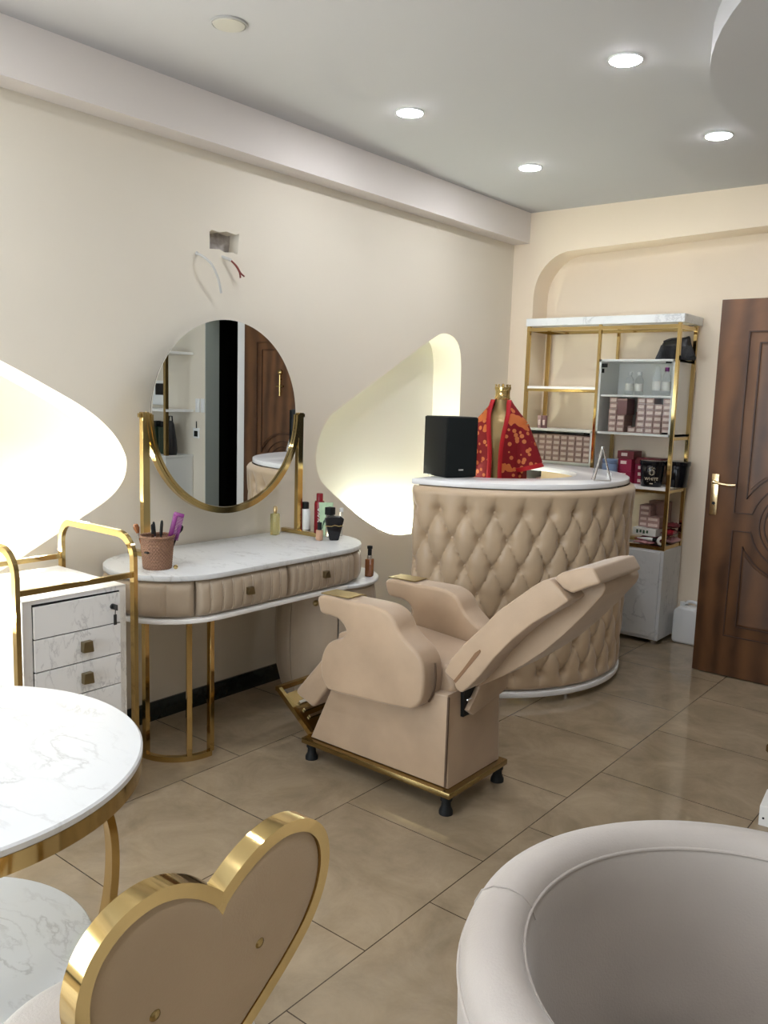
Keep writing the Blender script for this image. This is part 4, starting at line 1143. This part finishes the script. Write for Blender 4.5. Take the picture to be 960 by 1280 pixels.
obj('box_body', B(box, -.018, .018, 0, .10, 0, .13, .001), 'mauve_dark', t, smooth=0); obj('end_label', B(box, -.012, .012, -.001, .002, .05, .09), 'mauve', t, smooth=0)
# bottles in the glass cabinet
def bottle(x, y, z, h, r, cap, label):
    t = thing('clear_bottle', label, 'bottle', (x, y, z))
    obj('body', B(lathe, [(0, 0), (r, 0), (r, h * .58), (r * .82, h * .70), (r * .42, h * .82), (r * .42, h * .86), (0, h * .86)], n=24), 'clear_plastic', t)
    obj('cap', B(lathe, [(0, h * .86), (r * .5, h * .86), (r * .5, h), (0, h)], n=18), cap, t)
    obj('wrap_label', B(lathe, [(r * 1.01, h * .18), (r * 1.01, h * .5)], n=24), 'paper', t)
bottle(-2.193, 5.18, 1.5484, .145, .026, 'white_plastic', 'left of the two squat clear bottles in the right glass cabinet')
bottle(-2.130, 5.18, 1.5484, .145, .026, 'white_plastic', 'right of the two squat clear bottles in the right glass cabinet')
bottle(-2.025, 5.20, 1.5484, .18, .026, 'clear_plastic', 'taller clear bottle in the right glass cabinet without coloured cap')
bottle(-1.965, 5.20, 1.5484, .175, .026, 'purple', 'clear bottle with a purple cap in the right glass cabinet')
# two tubes on the left cabinet
for x, m, lb in ((-2.80, 'mauve', 'left of two small mauve sticks on top of the left glass cabinet'), (-2.765, 'mauve_dark', 'right of two small mauve sticks on top of the left glass cabinet')):
    t = thing('cosmetic_box', lb, 'box', (x, 5.14, 1.3125))
    obj('box_body', B(box, -.013, .013, 0, .026, 0, .085, .002), m, t); obj('front_label', B(box, -.008, .008, -.0012, .001, .02, .055), 'label', t)
# fringe bag
bg = thing('fringe_bag', 'black fringed handbag on top of the right glass cabinet', 'bag', (-1.925, 5.21, 1.769))
rows = []
for j, (z, a, b) in enumerate([(0, .118, .055), (.03, .112, .058), (.07, .098, .05), (.10, .088, .040), (.118, .082, .026), (.125, .078, .016)]):
    rows.append([((a + .006 * sin(7 * q) * (1 if j < 3 else .5)) * cos(q), b * sin(q), z + (.008 * sin(3 * q) if j == 5 else 0) + (.012 * cos(q) if j > 3 else 0)) for q in [2 * pi * i / 40 for i in range(40)]])
bm = bmesh.new(); grid(bm, rows, True); bm.faces.new([bm.verts.new(p) for p in rows[-1]]); obj('bag_body', bm, 'bag', bg)
bm = bmesh.new()
for i in range(46):
    q = pi + pi * i / 45; a, b = .100, .052; x, y = a * cos(q), b * sin(q)
    sweep(bm, [(x * .92, y * .95, .085 + random.uniform(-.006, .006)), (x * 1.05, y * 1.12, .05), (x * (1.2 + random.uniform(0, .05)), y * 1.2, .002)], .0028, n=5)
obj('fringe', bm, 'bag', bg)
obj('handle', B(sweep, smooth_open([(-.075, -.01, .112), (-.03, -.02, .125), (.03, -.02, .128), (.075, -.01, .120)], 5), .006), 'bag', bg)
obj('strap_knob', B(ball, (.118, -.02, .012), .016), 'black', bg)

# ---- crimson boxes etc. on the right middle shelf
ZS = .9853
def cbox(x, z, w, h, d, y, m, label, rz=0, n=1):
    t = thing('gift_box', label, 'box', (x, y, z), rz)
    obj('box_body', B(box, -w / 2, w / 2, 0, d, 0, h, .0015, 1), m, t, smooth=0)
    obj('front_label', B(box, -.028, .012, -.001, .001, h - .032, h - .012), 'label', t, smooth=0)
cbox(-2.19, ZS, .09, .078, .13, 5.18, 'crimson', 'crimson box under the tallest crimson stack, left column bottom')
cbox(-2.19, ZS + .0785, .09, .078, .13, 5.18, 'crimson', 'crimson box second in the left crimson column')
cbox(-2.19, ZS + .157, .11, .05, .13, 5.185, 'maroon', 'dark red box on top of the left crimson column')
for k, h in enumerate((.042, .042, .042)):
    cbox(-2.092, ZS + k * .0425, .10, h, .12, 5.235, 'crimson', ('lowest', 'middle', 'upper')[k] + ' of three crimson boxes behind the black tub')
cbox(-2.06, ZS + .128, .17, .040, .12, 5.235, 'maroon', 'wide dark red box lying on the crimson boxes above the black tub')
t = thing('blue_jar', 'blue grey plastic jar behind the A-frame stand on the shelf', 'jar', (-2.268, 5.13, ZS))
obj('body', B(lathe, [(0, 0), (.046, 0), (.05, .006), (.05, .115), (.044, .125), (0, .126)], n=32), 'blue', t)
obj('lid', B(lathe, [(0, .126), (.046, .126), (.048, .131), (.048, .15), (.044, .154), (0, .154)], n=32), 'blue', t)
obj('label_band', B(lathe, [(.0505, .03), (.0505, .09)], n=32), 'blue', t)
def tub(x, y, label, txt):
    t = thing('cosmetic_tub', label, 'tub', (x, y, ZS))
    obj('body', B(lathe, [(0, 0), (.060, 0), (.063, .005), (.072, .132), (.070, .136), (0, .136)], n=40), 'black_gloss', t)
    obj('lid', B(lathe, [(0, .136), (.076, .134), (.078, .138), (.078, .158), (.074, .162), (0, .162)], n=40), 'black_gloss', t)
    if txt:
        ang = atan2(-5.1, 1.96)
        for tx, sz, z in (('WHITE', .027, .042), ('CARE', .006, .032)):
            b = text_bm(tx, sz) if tx == 'WHITE' else None
            if b is None: continue
            bmesh.ops.subdivide_edges(b, edges=b.edges[:], cuts=1)
            for v in b.verts:
                a = ang + v.co.x / .067; r = .0665 + (v.co.y + z - .03) * .068 + .0008 + v.co.z
                v.co = V((r * cos(a), r * sin(a), z + v.co.y))
            obj('lettering', b, 'text', t, smooth=0)
        e = bmesh.new(); R_ = lambda z: .0632 + z * .068 + .0012
        def onr(u, z): a = ang + u / .067; return (R_(z) * cos(a), R_(z) * sin(a), z)
        sweep(e, [onr(.016 * cos(q), .092 + .017 * sin(q)) for q in [2 * pi * i / 24 for i in range(24)]], .0011, closed=True, n=5)
        sweep(e, [onr(-.018, .112), onr(-.011, .122), onr(-.006, .116), onr(0, .128), onr(.006, .116), onr(.011, .122), onr(.018, .112)], .0011, n=5)
        for q in (-1, 1): sweep(e, [onr(q * .004, .078), onr(q * .010, .09), onr(q * .004, .104)], .0011, n=5)
        sweep(e, [onr(-.026, .034), onr(.026, .034)], .0008, n=5); sweep(e, [onr(-.01, .022), onr(.01, .022)], .003, n=5)
        obj('emblem', e, 'text', t)
    return t
tub(-1.995, 5.150, 'black plastic tub with a gold crest and pale lettering on the shelf', True)
tub(-1.875 + .0, 5.262, 'plain glossy black tub at the right end of the shelf', False)
# ---- bottom pile on the base cabinet
ZP = .6245
ys = 5.12
for k in range(4):
    carton(.07, .034, .12, label=('lowest', 'second', 'third', 'topmost')[k] + ' mauve carton of the low left stack beside the desk edge', loc=(-2.03, ys + .05, ZP + .098 + k * .0345))
carton(.085, .036, .12, label='large mauve carton lying lower on the right stack above the packets', loc=(-1.965, ys + .03, ZP + .098))
carton(.085, .034, .12, label='mauve carton with two pale labels on top of the right stack', loc=(-1.968, ys + .035, ZP + .1345))
t = thing('carton', 'wide mauve box without label behind the low carton stacks', 'box', (-1.985, 5.272, ZP))
obj('box_body', B(box, -.06, .06, 0, .08, 0, .255, .002), 'mauve', t, smooth=0); obj('lid', B(box, -.061, .061, -.001, .081, .225, .256, .001), 'mauve', t, smooth=0)
t = thing('carton', 'long white printed carton lying across the red packets', 'box', (-2.01, ys + .005, ZP + .0485), RAD(-4))
obj('box_body', B(box, -.075, .08, 0, .10, 0, .046, .0015), 'paper', t, smooth=0)
g = bmesh.new()
for i in range(4): box(g, -.05 + i * .022, -.036 + i * .022, -.001, .0005, .012 + .004 * (i % 2), .034)
obj('print', g, 'print_dark', t, smooth=0)
def pouch(x, y, z, w, d, h, m, label, rz=0, nm='pouch'):
    t = thing(nm, label, 'packet', (x, y, z), rz)
    rows = []
    for j in range(9):
        u = j / 8 * 2 - 1; hh = h / 2 * (1 - u ** 4) + .0012
        rows.append([(w / 2 * cos(0) * 0 + w * (i / 12 - .5), d / 2 * u, h / 2 + hh * sin(pi * (i / 12)) ** .5 * s_ + .003 * sin(i * 1.7 + j)) for s_ in (1,) for i in range(13)] +
                    [(w * (.5 - i / 12), d / 2 * u, h / 2 - hh * sin(pi * (i / 12)) ** .5 * .9) for i in range(1, 12)])
    bm = bmesh.new(); grid(bm, rows, True); bm.faces.new([bm.verts.new(p) for p in rows[0]]); bm.faces.new([bm.verts.new(p) for p in rows[-1]])
    obj('foil_bag', bm, m, t)
    obj('seal_strip', B(box, -w / 2 - .006, -w / 2 + .004, -d / 2, d / 2, h / 2 - .002, h / 2 + .002), m, t)
pouch(-1.99, ys + .08, ZP, .15, .13, .042, 'crimson', 'flat crimson packet at the bottom of the pile on the base cabinet')
pouch(-1.99, ys - .018, ZP + .001, .12, .045, .018, 'pink', 'small flat pink packet at the front left of the pile', .03)
pouch(-1.878, ys + .11, ZP + .050, .075, .12, .045, 'darkred', 'glossy dark red packet in the middle of the pile', .05)
pouch(-1.872, ys + .13, ZP + .102, .085, .11, .03, 'maroon', 'dark maroon packet topmost of the pile behind the gold post', .25)
pouch(-1.870, ys + .14, ZP + .0, .07, .12, .042, 'pink', 'crumpled pink foil pouch at the right end of the pile', -.03)
t = thing('cream_tube', 'white tube with black cap lying at the front of the pile', 'tube', (-1.99, ys - .020, ZP + .034), RAD(-4))
mt = Matrix.Rotation(pi / 2, 4, 'Y')
obj('tube_body', B(lathe, [(0, -.05), (.004, -.05), (.012, .04), (.010, .055), (0, .055)], n=18, mtx=mt), 'white_plastic', t)
obj('cap', B(lathe, [(0, .055), (.010, .055), (.010, .078), (0, .079)], n=16, mtx=mt), 'black', t)
t = thing('tape_roll', 'white paper roll standing beside the lying tube', 'roll', (-1.888, ys - .005, ZP + .0300))
obj('paper_ring', B(lathe, [(.012, -.012), (.028, -.012), (.028, .012), (.012, .012), (.012, -.012)], n=24, mtx=Matrix.Rotation(pi / 2, 4, 'X') @ Matrix.Rotation(.3, 4, 'Y')), 'paper', t)
obj('core', B(lathe, [(.010, -.0125), (.012, -.0125), (.012, .0125), (.010, .0125), (.010, -.0125)], n=20, mtx=Matrix.Rotation(pi / 2, 4, 'X') @ Matrix.Rotation(.3, 4, 'Y')), 'mauve', t)

# ---- jug behind the door
jg = thing('plastic_jug', 'white plastic jerrican on the floor between the shelf base and the door', 'jerrican', (-1.735, 5.28, 0))
obj('body', B(prism, round_poly([(-.085, 0), (.085, 0), (.085, .20), (.05, .235), (-.055, .235), (-.085, .205)], .03), 1, -.06, .06, .018, 4), 'white_plastic', jg)
obj('handle', B(sweep, smooth_open([(-.02, 0, .225), (-.015, 0, .262), (.04, 0, .262), (.06, 0, .225)], 5), .010), 'white_plastic', jg)
obj('cap', B(lathe, [(0, .232), (.018, .232), (.018, .258), (0, .26)], (-.045, 0, 0), 20), 'white_plastic', jg)

# ------------------------------------------------------------------ right edge of the view
t = thing('cardboard_carton', 'small white carton on the floor at the right edge behind the tub armchair', 'box', (-.60, 3.12, 0), RAD(6))
obj('box_body', B(box, -.115, .12, 0, .16, 0, .075, .002), 'paper', t, smooth=0)
obj('dot_print', B(lathe, [(0, .001), (.004, .001), (.004, 0)], n=12, mtx=Matrix.Translation((-.10, 0, .03)) @ Matrix.Rotation(pi / 2, 4, 'X')), 'black', t)
t = thing('footstool', 'dark gold base corner of a stool at the right edge of the floor', 'stool', (-.605, 3.78, 0), RAD(45))
obj('gold_base', B(prism, round_poly([(-.19, -.19), (.19, -.19), (.19, .19), (-.19, .19)], .02), 2, .02, .05, .003, 1), 'gold_dark', t)
obj('seat', B(lathe, [(0, .10), (.13, .10), (.15, .14), (.155, .36), (.14, .40), (0, .41)], n=40), 'velvet', t)
obj('column', B(lathe, [(0, .05), (.06, .05), (.05, .10), (0, .10)], n=24), 'gold_dark', t)
for x, y in ((-.15, -.15), (.15, -.15), (.15, .15), (-.15, .15)):
    obj('foot', B(lathe, [(0, 0), (.018, 0), (.018, .02), (0, .02)], (x, y, 0), 14), 'black', t)

# ------------------------------------------------------------------ what the mirror shows: right hand shelf, switches
YW = 4.80
rs = thing('wall_shelf', 'gold post display shelf on the right hand wall, seen in the mirror', 'shelf', (.17, YW, 0))
obj('cabinet', B(box, .0, 1.2, -.30, -.005, .03, .90, .003), 'grey_panel', rs, smooth=0)
obj('worktop', B(box, -.005, 1.205, -.305, -.004, .90, .92, .002), 'grey_panel', rs, smooth=0)
for x in (.012, .6, 1.18):
    for y in (-.285, ): obj('post', B(box, x - .016, x + .016, y - .016, y + .016, .92, 2.3, .001), 'gold', rs, smooth=0)
for z in (1.30, 1.80): obj('shelf_board', B(box, -.01, 1.2, -.30, -.005, z, z + .022, .001), 'white', rs, smooth=0)
for i, x in enumerate((.22, .34, .46)):
    t = thing('dark_bottle', ('left', 'middle', 'right')[i] + ' tall dark green bottle on the worktop of the shelf seen in the mirror', 'bottle', (x + .13, YW - .17, .9205))
    obj('glass', B(box, -.045, .045, -.045, .045, 0, .24, .008), 'dark_glass', t); obj('cap', B(box, -.03, .03, -.03, .03, .24, .29, .004), 'black', t)
t = thing('black_bag', 'black bag slumped on the worktop by the gold post, seen in the mirror', 'bag', (.245, YW - .19, .9205))
obj('bag_body', B(lathe, [(0, 0), (.052, 0), (.058, .04), (.05, .14), (.035, .26), (.02, .30), (0, .30)], n=24), 'bag', t); obj('handle', B(sweep, [(-.03, 0, .27), (-.02, 0, .34), (.02, 0, .34), (.03, 0, .27)], .006), 'bag', t)
t = thing('intercom', 'white video intercom on the wall seen in the mirror', 'intercom', (.70, YW, 1.46))
obj('housing', B(box, -.16, .10, -.03, 0, -.11, .11, .006), 'white_plastic', t); obj('screen', B(box, -.14, -.02, -.033, -.029, -.02, .085), 'black_gloss', t); obj('handset', B(box, .02, .075, -.05, -.03, -.10, .10, .008), 'white_plastic', t)
for i, x in enumerate((.045, .115)):
    t = thing('light_switch', ('inner', 'outer')[i] + ' white wall switch of the pair seen in the mirror', 'switch', (x - .01, YW, 1.36))
    obj('plate', B(box, -.026, .026, -.010, 0, -.06, .06, .003), 'white_plastic', t); obj('rocker', B(box, -.012, .012, -.014, -.009, -.025, .025, .002), 'white_gloss', t)
t = thing('key_tag', 'small square tag hanging below the switches seen in the mirror', 'tag', (.12, YW, 1.13))
obj('tag_plate', B(box, -.04, .04, -.012, 0, -.06, .03, .003), 'white_plastic', t); obj('hook', B(sweep, [(0, -.006, .03), (0, -.006, .09)], .004), 'black', t); obj('photo', B(box, -.025, .025, -.0135, -.0115, -.045, .005), 'black', t)
# sign in the dark corridor
bm = bmesh.new(); sweep(bm, [(.24 - .07, 5.545, 1.86), (.24 + .07, 5.545, 1.86), (.24, 5.545, 1.98)], .012, .006, up=(0, 1, 0), closed=True); box(bm, .17, .31, 5.542, 5.548, 1.76, 1.78); box(bm, .19, .29, 5.542, 5.548, 1.73, 1.745)
tag(obj('corridor_sign', bm, 'gold_dark', smooth=0), 'faint triangular sign on the darkened corridor wall seen in the mirror', 'sign')

# ------------------------------------------------------------------ camera
yaw, pit, rol, F = -6.76880655e-01, -1.37864345e-01, 3.08712289e-02, 1051.576
f = V((sin(yaw) * cos(pit), cos(yaw) * cos(pit), sin(pit))); r = V((cos(yaw), -sin(yaw), 0)); u = r.cross(f)
r2 = r * cos(rol) + u * sin(rol); u2 = -r * sin(rol) + u * cos(rol)
cam = bpy.data.cameras.new('camera'); co = bpy.data.objects.new('camera', cam); COL.objects.link(co)
cam.sensor_fit = 'HORIZONTAL'; cam.sensor_width = 36; cam.lens = 36 * F / 960; cam.clip_start = .02
mw = Matrix((r2, u2, -f)).transposed().to_4x4(); mw.translation = (0, 0, 1.5); co.matrix_world = mw
scn.camera = co

# ------------------------------------------------------------------ light
w_ = bpy.data.worlds.new('world'); scn.world = w_; w_.use_nodes = True
bgn = w_.node_tree.nodes['Background']; bgn.inputs['Color'].default_value = (.82, .915, 1.0, 1); bgn.inputs['Strength'].default_value = 6.0
def area(name, loc, rot, sx, sy, power, col=(1, 1, 1), portal=False):
    L = bpy.data.lights.new(name, 'AREA'); L.shape = 'RECTANGLE'; L.size = sx; L.size_y = sy; L.energy = power; L.color = col
    o = bpy.data.objects.new(name, L); COL.objects.link(o); o.location = loc; o.rotation_euler = rot
    if portal: L.cycles.is_portal = True
    return o
area('window_portal', ((WX0 + WX1) / 2, YR - .21, (WZ0 + WZ1) / 2), (RAD(90), 0, 0), WX1 - WX0, WZ1 - WZ0, 100, portal=True)
area('window_portal', (-3.31, (LY0 + LY1) / 2, 1.325), (RAD(90), 0, RAD(-90)), LY1 - LY0, 1.95, 100, portal=True)
M['led'].node_tree.nodes['Principled BSDF'].inputs['Emission Strength'].default_value = 300
M['led_warm'].node_tree.nodes['Principled BSDF'].inputs['Emission Strength'].default_value = 150

scn.view_settings.view_transform = 'Standard'; scn.view_settings.look = 'None'
scn.view_settings.exposure = .5; scn.view_settings.gamma = 1; scn.view_settings.use_curve_mapping = False
